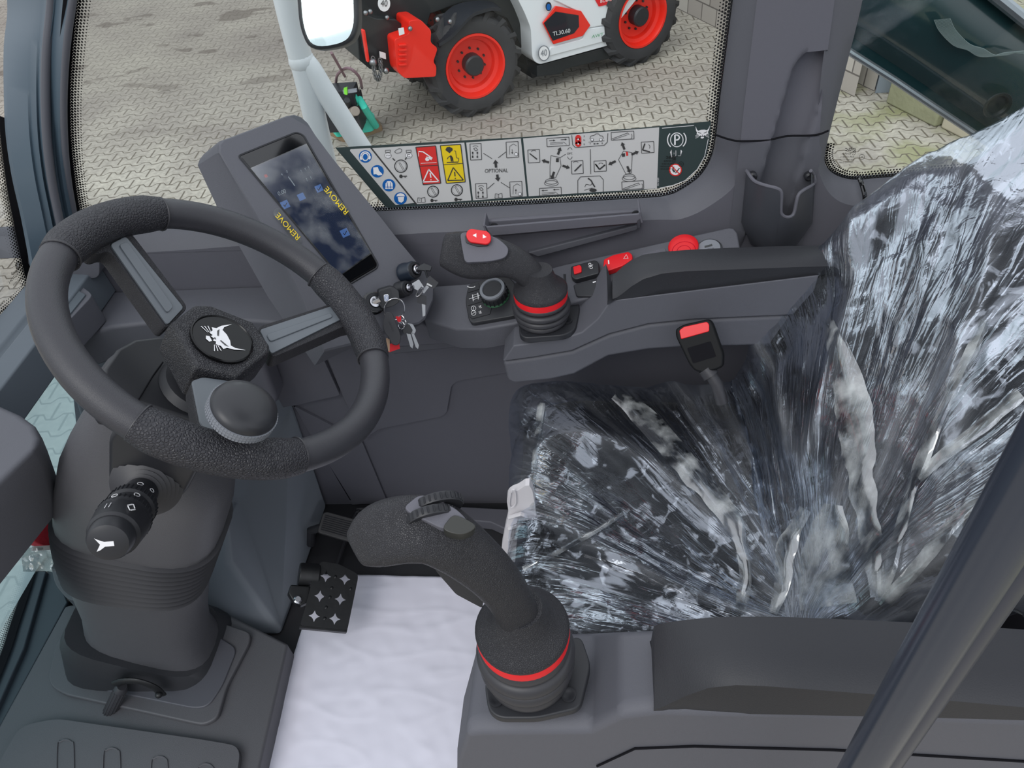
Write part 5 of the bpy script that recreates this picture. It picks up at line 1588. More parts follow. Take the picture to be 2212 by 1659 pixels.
gN = lambda x, y, o=0.0: atp(x, y, GN+gnn*(.0195+o), gnn)
b = B(); b.prism(rnd([gN(x, y, .0025) for x, y in ((905, 1068), (935, 1072), (985, 1098), (1010, 1122), (1005, 1140), (955, 1142), (885, 1108), (872, 1095))], .004), -gnn*.010); b.obj('thumb_plate', 'panel2', jN, bev=.001)
b = B(); b.prism(rnd([gN(x, y, .0045) for x, y in ((978, 1110), (1002, 1118), (1030, 1134), (1022, 1146), (998, 1156), (968, 1150), (955, 1140))], .004), -gnn*.012); b.obj('cover_plate', mat('dark_olive_grey_cap', (52, 53, 50), .4), jN, bev=.0012)
for i, (x0, y0, x1, y1) in enumerate(((900, 1112, 955, 1140), (920, 1085, 965, 1112))):
    cW = gN((x0+x1)/2+3, (y0+y1)/2-6, -.010); axd = (gN(x1-8, y1-34, 0)-gN(x1, y1, 0)).normalized()
    b = B(); b.lathe(cW-axd*.003, axd, [(.0175, 0), (.018, .001), (.018, .0055), (.0175, .0065)], n=40)
    a_, c_ = b.frame(axd)
    for k_ in range(28):
        q = 2*PI*k_/28; d_ = a_*math.cos(q)+c_*math.sin(q)
        b.tube([cW-axd*.002+d_*.018, cW+axd*.0025+d_*.018], .0008, n=5)
    b.obj('thumb_wheel', 'black', jN, angle=50)
b = B(); b.prism(rnd([at(x, y, Y=.292) for x, y in ((935, 1222), (952, 1228), (1000, 1262), (1044, 1300), (1042, 1314), (1030, 1308), (985, 1284), (945, 1238))], .003), (0, .016, 0)); b.obj('trigger', 'blackm', jN, bev=.0015)

# ============================================================ BUCKLE
bu = thing('seat_belt_buckle', 'black seat belt buckle with red button standing beside the far armrest', 'buckle', at(1550, 800, Y=.76))
BN = Vector((-.25, -.75, .62)).normalized(); BO = at(1510, 740, Y=.755)
bp = lambda x, y, o=0.0: atp(x, y, BO+BN*o, BN)
b = B(); b.prism(rnd([bp(x, y) for x, y in ((1459, 711), (1477, 701), (1531, 689), (1539, 697), (1563, 765), (1562, 792), (1548, 799), (1518, 806), (1500, 801), (1488, 786), (1460, 728))], .004), -BN*.022); b.obj('buckle_body', mat('dense_black_plastic', (18, 19, 21), .6, spec=.2), bu, bev=.003, seg=3)
b = B(); b.prism(rnd([bp(x, y, .0012) for x, y in ((1467, 714), (1477, 706), (1527, 695), (1532, 701), (1532, 716), (1471, 733))], .002), -BN*.004); b.obj('release_button', 'red', bu, bev=.001)
b = B(); b.prism(rnd([bp(x, y, .0006) for x, y in ((1484, 752), (1535, 737), (1547, 770), (1497, 785))], .002), -BN*.001); b.obj('maker_panel', 'seam', bu)
b = B(); b.tube([bp(1530, 800, -.010), bp(1548, 830, -.012), bp(1560, 870, -.02)], .0085, n=12); b.tube([bp(1524, 796, -.01), bp(1536, 812, -.011)], .0115, n=12); b.obj('stalk', 'rubber', bu)
# ============================================================ SEAT
SY = .61
prof_c = [(-.055, .30), (-.092, .36), (-.100, .42), (-.078, .462), (-.02, .482), (.06, .482), (.15, .474), (.21, .466), (.248, .474), (.262, .515), (.270, .56), (.288, .62), (.318, .68), (.358, .745), (.402, .80), (.447, .85), (.495, .90), (.56, .97), (.63, 1.05)]
PC_ = crom([Vector((x, 0, z)) for x, z in prof_c], 10)
NS = len(PC_)
cum = [0]
for a, c in zip(PC_, PC_[1:]): cum.append(cum[-1]+(c-a).length)
def pnorm(i):
    t = (PC_[min(i+1, NS-1)]-PC_[max(i-1, 0)]).normalized()
    return Vector((-t.z, 0, t.x))
def hwid(s):
    L_ = cum[-1]
    u = s/L_
    base = .195
    if u < .09: base = .165+.03*(u/.09)
    if .44 < u < .56: base = .195
    if u > .90: base = .215-(u-.90)*.15
    elif u > .48: base = .195+.024*min(1, (u-.48)/.06)
    return base
def seat_pt(i, v, off=0.0, grow=0.0):
    """v in -1..1 across"""
    n = pnorm(i); hw = hwid(cum[i])+grow
    av = abs(v)
    if av < .78: y = hw*.92*av/.78; d = .012*(av/.78)**4
    else:
        q = (av-.78)/.22
        a_ = min(1, q/.45)*PI/2
        y = hw*.92+hw*.08*math.sin(a_)
        d = .012+.028*(1-math.cos(a_))+max(0, q-.45)/.55*.085
    yy = SY+(y if v > 0 else -y)
    bl = min(1, max(0, (av-.50)/.30)); bl = bl*bl*(3-2*bl)
    uu_ = cum[i]/cum[-1]
    off += bl*(.030 if uu_ > .50 else .012+.018*max(0, (uu_-.36)/.14))*(1-min(1, max(0, (uu_-.62)/.22)))
    return Vector((PC_[i].x, yy, PC_[i].z))+n*(off-d)
seat = thing('driver_seat', 'black fabric driver seat beneath clear plastic wrap', 'seat', (.1, SY, .02))
crease = min(range(NS), key=lambda i: abs(PC_[i].x-.250)+abs(PC_[i].z-.478))
def seat_mesh(i0, i1, nv=48):
    rows = []
    for i in range(i0, i1+1, 1):
        rows.append([seat_pt(i, -1+2*j/nv, -.005, .010)+noise.noise(Vector((PC_[i].x*9, j*.2, PC_[i].z*9)))*.003*pnorm(i) for j in range(nv+1)])
    return rows
b = B(); r_ = seat_mesh(0, crease)
b.loft(r_, closed=False, cap=False)
b.obj('cushion', 'fabric', seat, angle=70)
b = B(); b.loft(seat_mesh(crease-2, NS-1), closed=False, cap=False); b.obj('backrest', 'fabric', seat, angle=70)
b = B(); b.box((.10, SY, .19), (.34, .30, .32)); b.obj('suspension_base', 'blackm', seat, bev=.02)
b = B(); b.loft([[PC_[i]+Vector((.10, SY-.17, -.0)) for i in (crease, NS-10)]+[PC_[NS-10]+Vector((.12, SY+.17, 0)), PC_[crease]+Vector((.10, SY+.17, 0))], [PC_[i]+Vector((.02, SY-.16, 0)) for i in (crease, NS-10)]+[PC_[NS-10]+Vector((.02, SY+.16, 0)), PC_[crease]+Vector((.02, SY+.16, 0))]]); b.obj('back_shell', 'blackm', seat)

def film_mat():
    m = bpy.data.materials.new('clear_crinkled_plastic_wrap'); m.use_nodes = True
    t = m.node_tree; N = t.nodes; L = t.links; N.remove(N['Principled BSDF'])
    tcn = N.new('ShaderNodeTexCoord')
    uv = N.new('ShaderNodeUVMap')
    def nz(scale, detail, dist, mapping=None):
        n = N.new('ShaderNodeTexNoise'); n.inputs['Scale'].default_value = scale; n.inputs['Detail'].default_value = detail; n.inputs['Distortion'].default_value = dist
        if mapping:
            mp = N.new('ShaderNodeMapping'); mp.inputs['Scale'].default_value = mapping
            L.new(uv.outputs[0], mp.inputs['Vector']); L.new(mp.outputs[0], n.inputs['Vector'])
        else: L.new(tcn.outputs['Object'], n.inputs['Vector'])
        return n.outputs['Fac']
    def mth(op, a, b_=None):
        n = N.new('ShaderNodeMath'); n.operation = op
        for i, v in enumerate((a, b_)):
            if v is None: continue
            if isinstance(v, (int, float)): n.inputs[i].default_value = v
            else: L.new(v, n.inputs[i])
        return n.outputs[0]
    def ridge(v): return mth('SUBTRACT', 1, mth('MULTIPLY', mth('ABSOLUTE', mth('SUBTRACT', v, .5)), 5))
    r1 = ridge(nz(1, 1, .5, (3.4, .9, 1)))
    r2 = ridge(nz(1, 2, .6, (15, 3, 1)))
    r3 = nz(60, 3, .6)
    h = mth('ADD', mth('ADD', mth('MULTIPLY', r1, 1.0), mth('MULTIPLY', r2, .28)), mth('MULTIPLY', r3, .5))
    bp_ = N.new('ShaderNodeBump'); bp_.inputs['Distance'].default_value = .0022; bp_.inputs['Strength'].default_value = .9
    L.new(h, bp_.inputs['Height'])
    tr_ = N.new('ShaderNodeBsdfTransparent'); tr_.inputs['Color'].default_value = (.90, .92, .94, 1)
    gl = N.new('ShaderNodeBsdfGlossy'); gl.inputs['Roughness'].default_value = .16; gl.inputs['Color'].default_value = (.80, .86, .96, 1)
    L.new(bp_.outputs['Normal'], gl.inputs['Normal'])
    df = N.new('ShaderNodeBsdfDiffuse'); df.inputs['Color'].default_value = (.80, .83, .88, 1)
    tl = N.new('ShaderNodeBsdfTranslucent'); tl.inputs['Color'].default_value = (.80, .83, .88, 1)
    fr = N.new('ShaderNodeFresnel'); fr.inputs['IOR'].default_value = 1.5; L.new(bp_.outputs['Normal'], fr.inputs['Normal'])
    msk = N.new('ShaderNodeMapRange'); msk.interpolation_type = 'SMOOTHSTEP'
    msk.inputs['From Min'].default_value = .52; msk.inputs['From Max'].default_value = .60
    L.new(nz(1, 5, 1.6, (3.6, 1.5, 1)), msk.inputs['Value'])
    msk2 = N.new('ShaderNodeMapRange'); msk2.interpolation_type = 'SMOOTHSTEP'
    msk2.inputs['From Min'].default_value = .55; msk2.inputs['From Max'].default_value = .64
    L.new(nz(30, 5, 1.5), msk2.inputs['Value'])
    glare = mth('MINIMUM', mth('ADD', mth('MULTIPLY', msk.outputs[0], .24), mth('MULTIPLY', msk2.outputs[0], .24)), .46)  # noise patches of extra gloss imitate streaks of sky glare on the wrap
    f1 = mth('MINIMUM', mth('ADD', mth('MULTIPLY', fr.outputs[0], .55), glare), .75)
    at_ = N.new('ShaderNodeAttribute'); at_.attribute_name = 'folds'
    # creased ridges: hazier as stacked film, and whitened to imitate highlight smears
    rr = N.new('ShaderNodeMapRange'); rr.inputs['From Min'].default_value = .72; rr.inputs['From Max'].default_value = 1.0; rr.inputs['To Max'].default_value = .30
    L.new(mth('MAXIMUM', r1, mth('MULTIPLY', r2, .9)), rr.inputs['Value'])
    mk = mth('MINIMUM', mth('ADD', mth('MULTIPLY', rr.outputs[0], mth('ADD', .10, mth('MULTIPLY', at_.outputs['Fac'], .8))), mth('MULTIPLY', at_.outputs['Fac'], .22)), .6)
    x1 = N.new('ShaderNodeMixShader'); L.new(f1, x1.inputs[0]); L.new(tr_.outputs[0], x1.inputs[1]); L.new(gl.outputs[0], x1.inputs[2])
    x3 = N.new('ShaderNodeMixShader'); x3.inputs[0].default_value = .35; L.new(df.outputs[0], x3.inputs[1]); L.new(tl.outputs[0], x3.inputs[2])
    x2 = N.new('ShaderNodeMixShader'); L.new(mk, x2.inputs[0]); L.new(x1.outputs[0], x2.inputs[1]); L.new(x3.outputs[0], x2.inputs[2])
    L.new(x2.outputs[0], N['Material Output'].inputs['Surface'])
    return m
M['film'] = film_mat()
def ridge1(x):
    return 1-min(1, abs(x)*3.2)
cL = cum[crease]
pole = (cL+.03, -.175)
NV = 190
NI = 330
bm = bmesh.new(); uvl = bm.loops.layers.uv.new('UVMap')
fl_ = bm.verts.layers.float.new('folds')
grid = []; polar = []
for a in range(NI+1):
    fi = a/NI*(NS-1); i = min(int(fi), NS-2); fr_ = fi-i
    row = []; prow = []
    for j in range(NV+1):
        v = -1.03+2.06*j/NV
        P = seat_pt(i, max(-1, min(1, v)), .006, .024).lerp(seat_pt(i+1, max(-1, min(1, v)), .006, .024), fr_)
        n_ = pnorm(i)
        s_ = cum[i]+(cum[i+1]-cum[i])*fr_
        y = v*.21
        dx_, dy_ = s_-pole[0], y-pole[1]
        r = math.hypot(dx_, dy_); th = math.atan2(dy_, dx_)
        k_ = min(1, r/.09)
        w1 = ridge1(noise.noise(Vector((math.cos(th)*2.6, math.sin(th)*2.6, r*2.6))))
        w2 = ridge1(noise.noise(Vector((math.cos(th)*6, math.sin(th)*6, r*7+3))))
        w3 = ridge1(noise.noise(Vector((s_*26, y*22, 7.7))+Vector((0, 0, noise.noise(Vector((s_*9, y*9, 1)))*2))))
        big = noise.noise(Vector((s_*5, y*5, 2.2)))
        d = .009*w1*k_+.0025*w2*k_+.0012*w3+.010*max(0, big)
        edge = max(0, abs(v)-.72)/.28
        out = Vector((0, 1 if v > 0 else -1, 0))
        # hem flares out low at the sides and the bridging film spans the crease
        cr = math.exp(-((s_-cL)/.055)**2)
        P = P+n_*(d+cr*.022*(1-.5*abs(v)))+out*(d*1.2*edge+.010*edge*noise.noise(Vector((s_*14, 3.1, 1.5))))
        P = P+Vector((0, 0, -.012*edge*w3))
        P = P+Vector((-.022, .020, .030))*(math.exp(-((s_-.17)/.09)**2)*max(0, v-.45)*1.8)
        P = P+Vector((0, -.030, .012))*(math.exp(-((s_-.30)/.13)**2)*max(0, -v-.55)*2.0)
        vv = bm.verts.new(P)
        fo = max(0, w1-.55)*1.6*(.35+.65*math.exp(-r*5))+.9*math.exp(-(r/.10)**2)*(.6+.5*big)
        band = math.exp(-((y-pole[1]-.06-.25*max(0, dx_))/.028)**2)*(1 if .01 < dx_ < .30 else 0)
        fo += .45*band+.10*edge
        vv[fl_] = max(0, min(1, fo))
        row.append(vv); prow.append((th*3.0/1.0, r*4))
    grid.append(row); polar.append(prow)
for a in range(NI):
    for j in range(NV):
        f = bm.faces.new([grid[a][j], grid[a][j+1], grid[a+1][j+1], grid[a+1][j]]); f.smooth = True
        cs = [polar[a][j], polar[a][j+1], polar[a+1][j+1], polar[a+1][j]]
        mx_ = max(c[0] for c in cs)
        for lp, c in zip(f.loops, cs):
            u_ = c[0]+(6*PI if mx_-c[0] > 9 else 0)
            lp[uvl].uv = (u_*.8, c[1])
me = bpy.data.meshes.new('plastic_wrap'); bm.to_mesh(me); bm.free(); me.materials.append(M['film'])
fo_ = bpy.data.objects.new('plastic_wrap', me); COL.objects.link(fo_)
tag(fo_, 'clear crinkled plastic wrap pulled over the black driver seat', 'plastic wrap')

# loose folds of doubled film lying over the wrap
from mathutils.bvhtree import BVHTree
bv = BVHTree.FromPolygons([v.co.copy() for v in me.vertices], [tuple(p.vertices) for p in me.polygons])
def on_film(x, y, off):
    d = ray(x, y).normalized()
    h = bv.ray_cast(CAM, d)
    return (h[0]-d*off) if h[0] is not None else None
M['fold'] = film_flat('doubled_film_fold', .62, .30)
for cl in ([(1788, 690, 10), (1812, 760, 24), (1838, 850, 36), (1852, 950, 38), (1862, 1050, 30), (1880, 1160, 22), (1892, 1290, 12)],
           [(2128, 690, 12), (2098, 760, 14), (2040, 880, 12), (1990, 1000, 16), (1968, 1060, 13), (1935, 1180, 14), (1900, 1300, 12)],
           [(2205, 850, 16), (2110, 930, 14), (2030, 990, 13), (1985, 1035, 10)],
           [(2150, 1040, 10), (2060, 1130, 14), (1985, 1220, 16), (1905, 1310, 14)],
           [(1330, 850, 14), (1400, 910, 24), (1470, 990, 26), (1540, 1070, 24), (1590, 1140, 18), (1610, 1230, 14), (1600, 1320, 12)],
           [(1170, 870, 8), (1158, 960, 5), (1150, 1040, 5), (1150, 1100, 6)],
           [(1130, 1230, 5), (1200, 1195, 6), (1280, 1150, 6), (1360, 1100, 4)],
           [(1740, 1100, 12), (1700, 1180, 20), (1690, 1260, 18), (1670, 1325, 12)],
           [(1800, 1090, 20), (1790, 1160, 44), (1780, 1230, 56), (1790, 1310, 60)]):
    cc = crom([Vector((x, y, w)) for x, y, w in cl], 6)
    L_, R_, C2 = [], [], []
    for i, c_ in enumerate(cc):
        t = cc[min(i+1, len(cc)-1)]-cc[max(i-1, 0)]; l_ = math.hypot(t.x, t.y); nx, ny = -t.y/l_, t.x/l_
        w = c_.z*(1+.35*noise.noise(Vector((c_.x*.02, c_.y*.02, 0))))
        ps = [on_film(c_.x+nx*w*k_, c_.y+ny*w*k_, o_) for k_, o_ in ((-1, .003), (-.4, .009), (.3, .007), (1, .003))]
        if all(p is not None for p in ps): L_.append(ps)
    if len(L_) > 2:
        b = B(); b.loft(L_, closed=False, cap=False)
        fo2 = b.obj('film_fold', 'fold', fo_, angle=80, clean=False)

# pale vinyl below the cushion front
b = B()
gv = [(1096, 1075), (1118, 1060), (1150, 1060), (1160, 1200), (1120, 1215), (1085, 1200), (1090, 1150), (1098, 1110)]
ring = crom([at(x, y, Y=.60) for x, y in gv], 4, closed=True)
b.loft([ring, [p+Vector((.0, .012, 0)) for p in ring]])
for i in range(4):
    y = 1110+i*24
    b.tube([at(1100, y+8, Y=.598), at(1125, y, Y=.592), at(1155, y+10, Y=.598)], .003, n=6)
b.tube(crom([at(1104, 1062, Y=.598), at(1100, 1090, Y=.598), at(1106, 1096, Y=.598), at(1114, 1086, Y=.598), at(1112, 1060, Y=.598)], 4, closed=True), .0012, n=5, closed=True)
tag(b.obj('vinyl_pouch', 'bagw', bev=.004), 'pale grey creased vinyl pouch below the front edge of the wrapped seat', 'pouch')

# added unseen dark panel above the rear half to darken reflections in the wrap
b = B(); b.box((.72, .58, 1.86), (.76, .86, .04))
struct(b.obj('added_roof_panel', mat('dark_blocker_panel', (52, 53, 58), .8), bev=.004))
# ============================================================ FLOOR SHEET, PEDALS
A_, B_, C_, D_ = at(690, 1240, Z=.006), at(1190, 1252, Z=.006), at(1190, 1760, Z=.006), at(525, 1760, Z=.006)
bm = bmesh.new(); n = 90; G_ = []
for i in range(n+1):
    row = []
    for j in range(n+1):
        p = A_.lerp(B_, j/n).lerp(D_.lerp(C_, j/n), i/n)
        h = .0014*noise.noise(p*13)+.0008*(1-min(1, abs(noise.noise(Vector((p.x*7+5, p.y*24, 1))))*6))+.0010*noise.noise(p*45)
        row.append(bm.verts.new(p+Vector((0, 0, h+.001))))
    G_.append(row)
for i in range(n):
    for j in range(n):
        bm.faces.new([G_[i][j], G_[i+1][j], G_[i+1][j+1], G_[i][j+1]]).smooth = True
me = bpy.data.meshes.new('floor_sheet'); bm.to_mesh(me); bm.free()
me.materials.append(mat('white_coated_paper', (232, 231, 244), .55, spec=.3))
o = bpy.data.objects.new('floor_sheet', me); COL.objects.link(o)
md = o.modifiers.new('thick', 'SOLIDIFY'); md.thickness = .0006
tag(o, 'large white protective paper sheet laid on the cab floor', 'floor sheet')

ac = thing('accelerator_pedal', 'dark ribbed accelerator pedal beside the right wall', 'pedal', at(680, 1160, Z=.03))
AN = Vector((.35, -.35, .87)).normalized(); AO = at(745, 1140, Z=.085)
ap = lambda x, y, o=0.0: atp(x, y, AO+AN*o, AN)
b = B(); b.prism(rnd([ap(x, y) for x, y in ((686, 1147), (698, 1108), (706, 1105), (799, 1130), (800, 1136), (784, 1174), (776, 1176), (690, 1151))], .004), -AN*.010); po = b.obj('pedal_plate', mat('worn_black_rubber_pad', (66, 65, 66), .5, var=.15, varscale=60), ac, bev=.002)
b = B()
for i in range(8):
    t = i/7
    b.tube([ap(702-9*t, 1113+30*t, .0004), ap(782-8*t, 1134+32*t, .0004)], .0012, n=6)
o_ = b.obj('pedal_ribs', 'black', ac); o_.parent = po; o_.matrix_parent_inverse = Matrix()
b = B(); b.tube([ap(694, 1140, -.012), ap(672, 1146, -.02), ap(672, 1175, -.06)], .009, n=10); b.obj('pedal_arm', 'black', ac)
br = thing('brake_pedal', 'black steel brake pedal with star-shaped cut-outs above the paper sheet', 'pedal', at(650, 1290, Z=.02))
BRN = Vector((.42, -.20, .88)).normalized(); BRO = at(710, 1290, Z=.10)
rp_ = lambda x, y, o=0.0: atp(x, y, BRO+BRN*o, BRN)
def plate_with_holes(outer, holes, m, name, parent, th):
    bm = bmesh.new(); ed = []
    for lp in [outer]+holes:
        vs = [bm.verts.new(p) for p in lp]
        for a, c in zip(vs, vs[1:]+vs[:1]): ed.append(bm.edges.new((a, c)))
    bmesh.ops.triangle_fill(bm, edges=ed, use_beauty=True, use_dissolve=False)
    me = bpy.data.meshes.new(name); bm.to_mesh(me); bm.free()
    me.materials.append(M[m]); o = bpy.data.objects.new(name, me); COL.objects.link(o)
    o.parent = parent
    if parent.type == 'EMPTY': o.matrix_parent_inverse = Matrix.Translation(-Vector(parent.location))
    md = o.modifiers.new('thick', 'SOLIDIFY'); md.thickness = th; md.offset = 0
    return o
outer = rnd([rp_(x, y) for x, y in ((694, 1213), (732, 1219), (772, 1240), (773, 1250), (750, 1362), (648, 1352), (660, 1310), (678, 1238))], .006)
holes = []
for hx_, hy in ((704, 1245), (745, 1251), (691, 1288), (735, 1295), (679, 1331), (723, 1337)):
    lp = []
    for k_ in range(16):
        q = 2*PI*k_/16; rr = 13 if k_ % 4 == 0 else (6.5 if k_ % 4 == 2 else 7.2)
        lp.append(rp_(hx_+rr*math.cos(q+.1), hy+rr*math.sin(q+.1)))
    holes.append(lp)
bpo = plate_with_holes(outer, holes, 'pedal', 'pedal_plate', br, .003)
b = B(); b.prism([rp_(x, y) for x, y in ((648, 1352), (750, 1362), (749, 1366), (647, 1356))], -BRN*.012)
b.prism([rp_(x, y) for x, y in ((773, 1244), (750, 1362), (746, 1361), (769, 1244))], -BRN*.010); o_ = b.obj('folded_edge', 'pedal', br); o_.parent = bpo; o_.matrix_parent_inverse = Matrix()
for hx_, hy in ((724, 1246), (716, 1270), (712, 1290), (704, 1312), (701, 1336), (757, 1272)):
    b = B(); b.ball(rp_(hx_, hy, .001), .0035, sc=(1, 1, .6)); o_ = b.obj('grip_stud', 'pedal', br); o_.parent = bpo; o_.matrix_parent_inverse = Matrix()
b = B(); b.tube([rp_(690, 1243, -.012), rp_(645, 1240, -.012)], .021, n=20); b.prism([rp_(x, y, -.008) for x, y in ((628, 1262), (672, 1266), (668, 1300), (650, 1308), (632, 1296), (622, 1280))], -BRN*.02); b.obj('pedal_hub', 'pedal', br, bev=.003)
b = B(); b.lathe(rp_(643, 1296, -.004), BRN, [(.0075, -.002), (.0075, .004), (.005, .006), (0, .006)], n=20); b.obj('bolt', 'chrome', br)
# side recess edge seam and black floor tray
b = B(); b.tube(crom([at(x, y, Z=.012) for x, y in ((700, 1300), (760, 1130), (775, 1105), (800, 1100), (1090, 1106))], 5), .004, n=8)
tag(b.obj('floor_mat_edge', 'rubber'), 'raised black rubber edge of the floor mat around the accelerator', 'mat edge')

# ============================================================ GAS STRUT BY THE DOOR
gs = thing('gas_strut', 'dark blue-grey gas strut crossing the lower right corner in front of the seat', 'strut', at(1863, 1659, Y=.14))
s0 = at(1845, 1690, Y=.14); s1 = at(2330, 871, Y=.14)
_a = (s1-s0).normalized(); b = B(); b.tube([s0-_a*.72, s1+_a*.75], .0098, n=28); b.obj('strut_tube', mat('dark_blue_grey_gloss', (52, 58, 70), .22, spec=.6), gs)
_dd = (s1-s0).normalized(); s0 = s0-_dd*.72; s1 = s1+_dd*.75
off = Vector((.0075, -.001, -.0045))
b = B(); b.tube([s0+off, s1+off], .0075, n=24); b.obj('strut_sleeve', mat('slate_gloss', (50, 54, 66), .3), gs)

# ============================================================ ZIP BAG with red cloth behind the column
zb = thing('zip_bag', 'red cloth bundle in a clear zip bag behind the steering column', 'bag', at(110, 1180, X=-.80))
ZB = lambda x, y, X=-.80: at(x, y, X=X)
b = B(); b.prism(rnd([ZB(x, y) for x, y in ((128, 1085), (150, 1100), (160, 1175), (150, 1188), (88, 1178), (70, 1168))], .01), (-.02, 0, 0)); b.obj('red_cloth', 'redbag', zb, bev=.008, seg=3)
b = B(); b.prism([ZB(x, y, -.797) for x, y in ((72, 1180), (152, 1176), (154, 1185), (70, 1190))], (-.002, 0, 0)); b.obj('zip_strip', 'white', zb)
bm = bmesh.new(); G_ = []
for i in range(16):
    row = []
    for j in range(24):
        x = 44+(150-44)*j/23+ (6*(i/15)); y = 1183+52*i/15
        p = ZB(x, y, -.797+.008*noise.noise(Vector((x*.09, y*.09, 0))))
        row.append(bm.verts.new(p))
    G_.append(row)
for i in range(15):
    for j in range(23): bm.faces.new([G_[i][j], G_[i+1][j], G_[i+1][j+1], G_[i][j+1]]).smooth = True
me = bpy.data.meshes.new('bag_film'); bm.to_mesh(me); bm.free(); me.materials.append(film_flat('clear_zip_bag_film', .5, .45))
o = bpy.data.objects.new('bag_film', me); COL.objects.link(o); o.parent = zb; o.matrix_parent_inverse = Matrix.Translation(-zb.location)
b = B(); tri = [ZB(x, y, -.789) for x, y in ((132, 1222), (145, 1220), (140, 1208))]
b.tube(tri, .0009, n=4, closed=True); b.obj('recycling_mark', 'white', zb)

# ============================================================ OWN BOOM beyond the quarter window
bo = thing('machine_boom', 'dark teal glossy boom cover rising beyond the rear quarter window', 'boom', at(2100, 200, Y=1.4))
Lw = [(1760, 62), (1838, 113), (1930, 171), (2010, 225), (2090, 278), (2165, 330), (2300, 420)]
Uw = [(2000, -150), (2050, -95), (2110, -40), (2160, 0), (2212, 42), (2270, 85), (2400, 170)]
rows = []
for t, dy in ((0, .10), (0, .03), (.012, 0), (.03, -.006), (.05, .002), (.10, .020), (.22, .0), (.5, -.03), (.8, -.01), (.95, .0), (.98, -.01), (1, .02), (1, .30)):
    rows.append([at(l[0]+(u[0]-l[0])*t, l[1]+(u[1]-l[1])*t, Y=1.28+dy) for l, u in zip(Lw, Uw)])
b = B(); b.loft(rows, closed=False, cap=False)
b.obj('boom_cover', mat('dark_teal_gloss_paint', (30, 58, 62), .16, spec=.6, coat=.6), bo, angle=60)
b = B(); b.tube([at(x+1, y+1, Y=1.272) for x, y in Lw], .006, n=10); b.tube([at(x, y, Y=1.262) for x, y in Uw], .010, n=10)
b.obj('bright_edge', mat('bright_edge_trim', (170, 176, 182), .25, metal=.8), bo)
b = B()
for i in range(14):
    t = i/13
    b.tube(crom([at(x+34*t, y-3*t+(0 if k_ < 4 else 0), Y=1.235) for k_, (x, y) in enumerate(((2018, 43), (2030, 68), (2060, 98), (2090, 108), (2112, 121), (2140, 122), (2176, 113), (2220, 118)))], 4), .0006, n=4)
b.obj('reflected_stripes', mat('pale_reflection_lines', (120, 135, 135), .5), bo)  # thin pale tubes imitate a striped reflection in the window glass
b = B(); c_ = at(2155, 228, Y=1.245); b.lathe(c_, Vector((0, -1, 0)), [(.022, 0), (.021, .002), (.017, .001), (.014, -.004), (0, -.006)], n=32, cap=False); b.obj('recessed_cap', mat('dark_teal_cap', (14, 30, 34), .3), bo)
# ============================================================ WINDOW DECAL with pictograms
YD = .9985
def d3(px, py, l=0): return at(px, py, Y=YD-.0004*l)
dc = thing('instruction_decal', 'long silver pictogram decal with dark green border along the window bottom', 'decal', d3(1100, 400))
b = B()
outl = [(724, 319), (900, 309), (1135, 296), (1385, 276), (1536, 262), (1534, 300), (1526, 335), (1508, 365), (1480, 390), (1440, 404), (1380, 412), (1130, 430), (840, 449), (832, 446)]
b.prism([d3(x, y) for x, y in outl], (0, .0003, 0)); b.obj('decal_border', 'decalg', dc, smooth=False)
b = B()
for pts in (((757, 322), (800, 320), (898, 438), (855, 443), (848, 436), (756, 326)),
            ((803, 320), (1003, 308), (1018, 433), (900, 441)), ((1007, 308), (1125, 299), (1138, 424), (1022, 433)), ((1130, 299), (1424, 275), (1419, 407), (1142, 424))):
    b.poly([d3(x, y, 1) for x, y in pts])
b.obj('silver_fields', 'decal', dc, smooth=False, clean=False)
K = B(); K2 = B(); W_ = B(); BL = B(); RD = B(); YL = B()
def circ(bb, cx, cy, rx, ry, l, n=22): bb.poly([d3(cx+rx*math.cos(2*PI*k/n), cy+ry*math.sin(2*PI*k/n), l) for k in range(n)])
def line(bb, pts, w=.8, l=3, closed=False):
    ps = list(pts)+([pts[0]] if closed else [])
    for (x0, y0), (x1, y1) in zip(ps, ps[1:]):
        L_ = math.hypot(x1-x0, y1-y0) or 1; nx, ny = -(y1-y0)/L_*w, (x1-x0)/L_*w
        bb.poly([d3(x0+nx, y0+ny, l), d3(x1+nx, y1+ny, l), d3(x1-nx, y1-ny, l), d3(x0-nx, y0-ny, l)])
def arr(bb, x0, y0, x1, y1, w=4, hw=9, hl=12, l=3):
    L_ = math.hypot(x1-x0, y1-y0); ux, uy = (x1-x0)/L_, (y1-y0)/L_; nx, ny = -uy, ux
    mx_, my_ = x1-ux*hl, y1-uy*hl
    bb.poly([d3(*q, l) for q in ((x0+nx*w, y0+ny*w), (mx_+nx*w, my_+ny*w), (mx_+nx*hw, my_+ny*hw), (x1, y1), (mx_-nx*hw, my_-ny*hw), (mx_-nx*w, my_-ny*w), (x0-nx*w, y0-ny*w))])
def arc(bb, cx, cy, rx, ry, a0, a1, w=.8, l=3, n=14): line(bb, [(cx+rx*math.cos(a0+(a1-a0)*i/n), cy+ry*math.sin(a0+(a1-a0)*i/n)) for i in range(n+1)], w, l)
def box(bb, x, y, w, h, t=.6, sk=-.06): line(bb, [(x, y), (x+w, y+sk*w), (x+w+h*.04, y+sk*w+h), (x+h*.04, y+h)], t, 3, True)
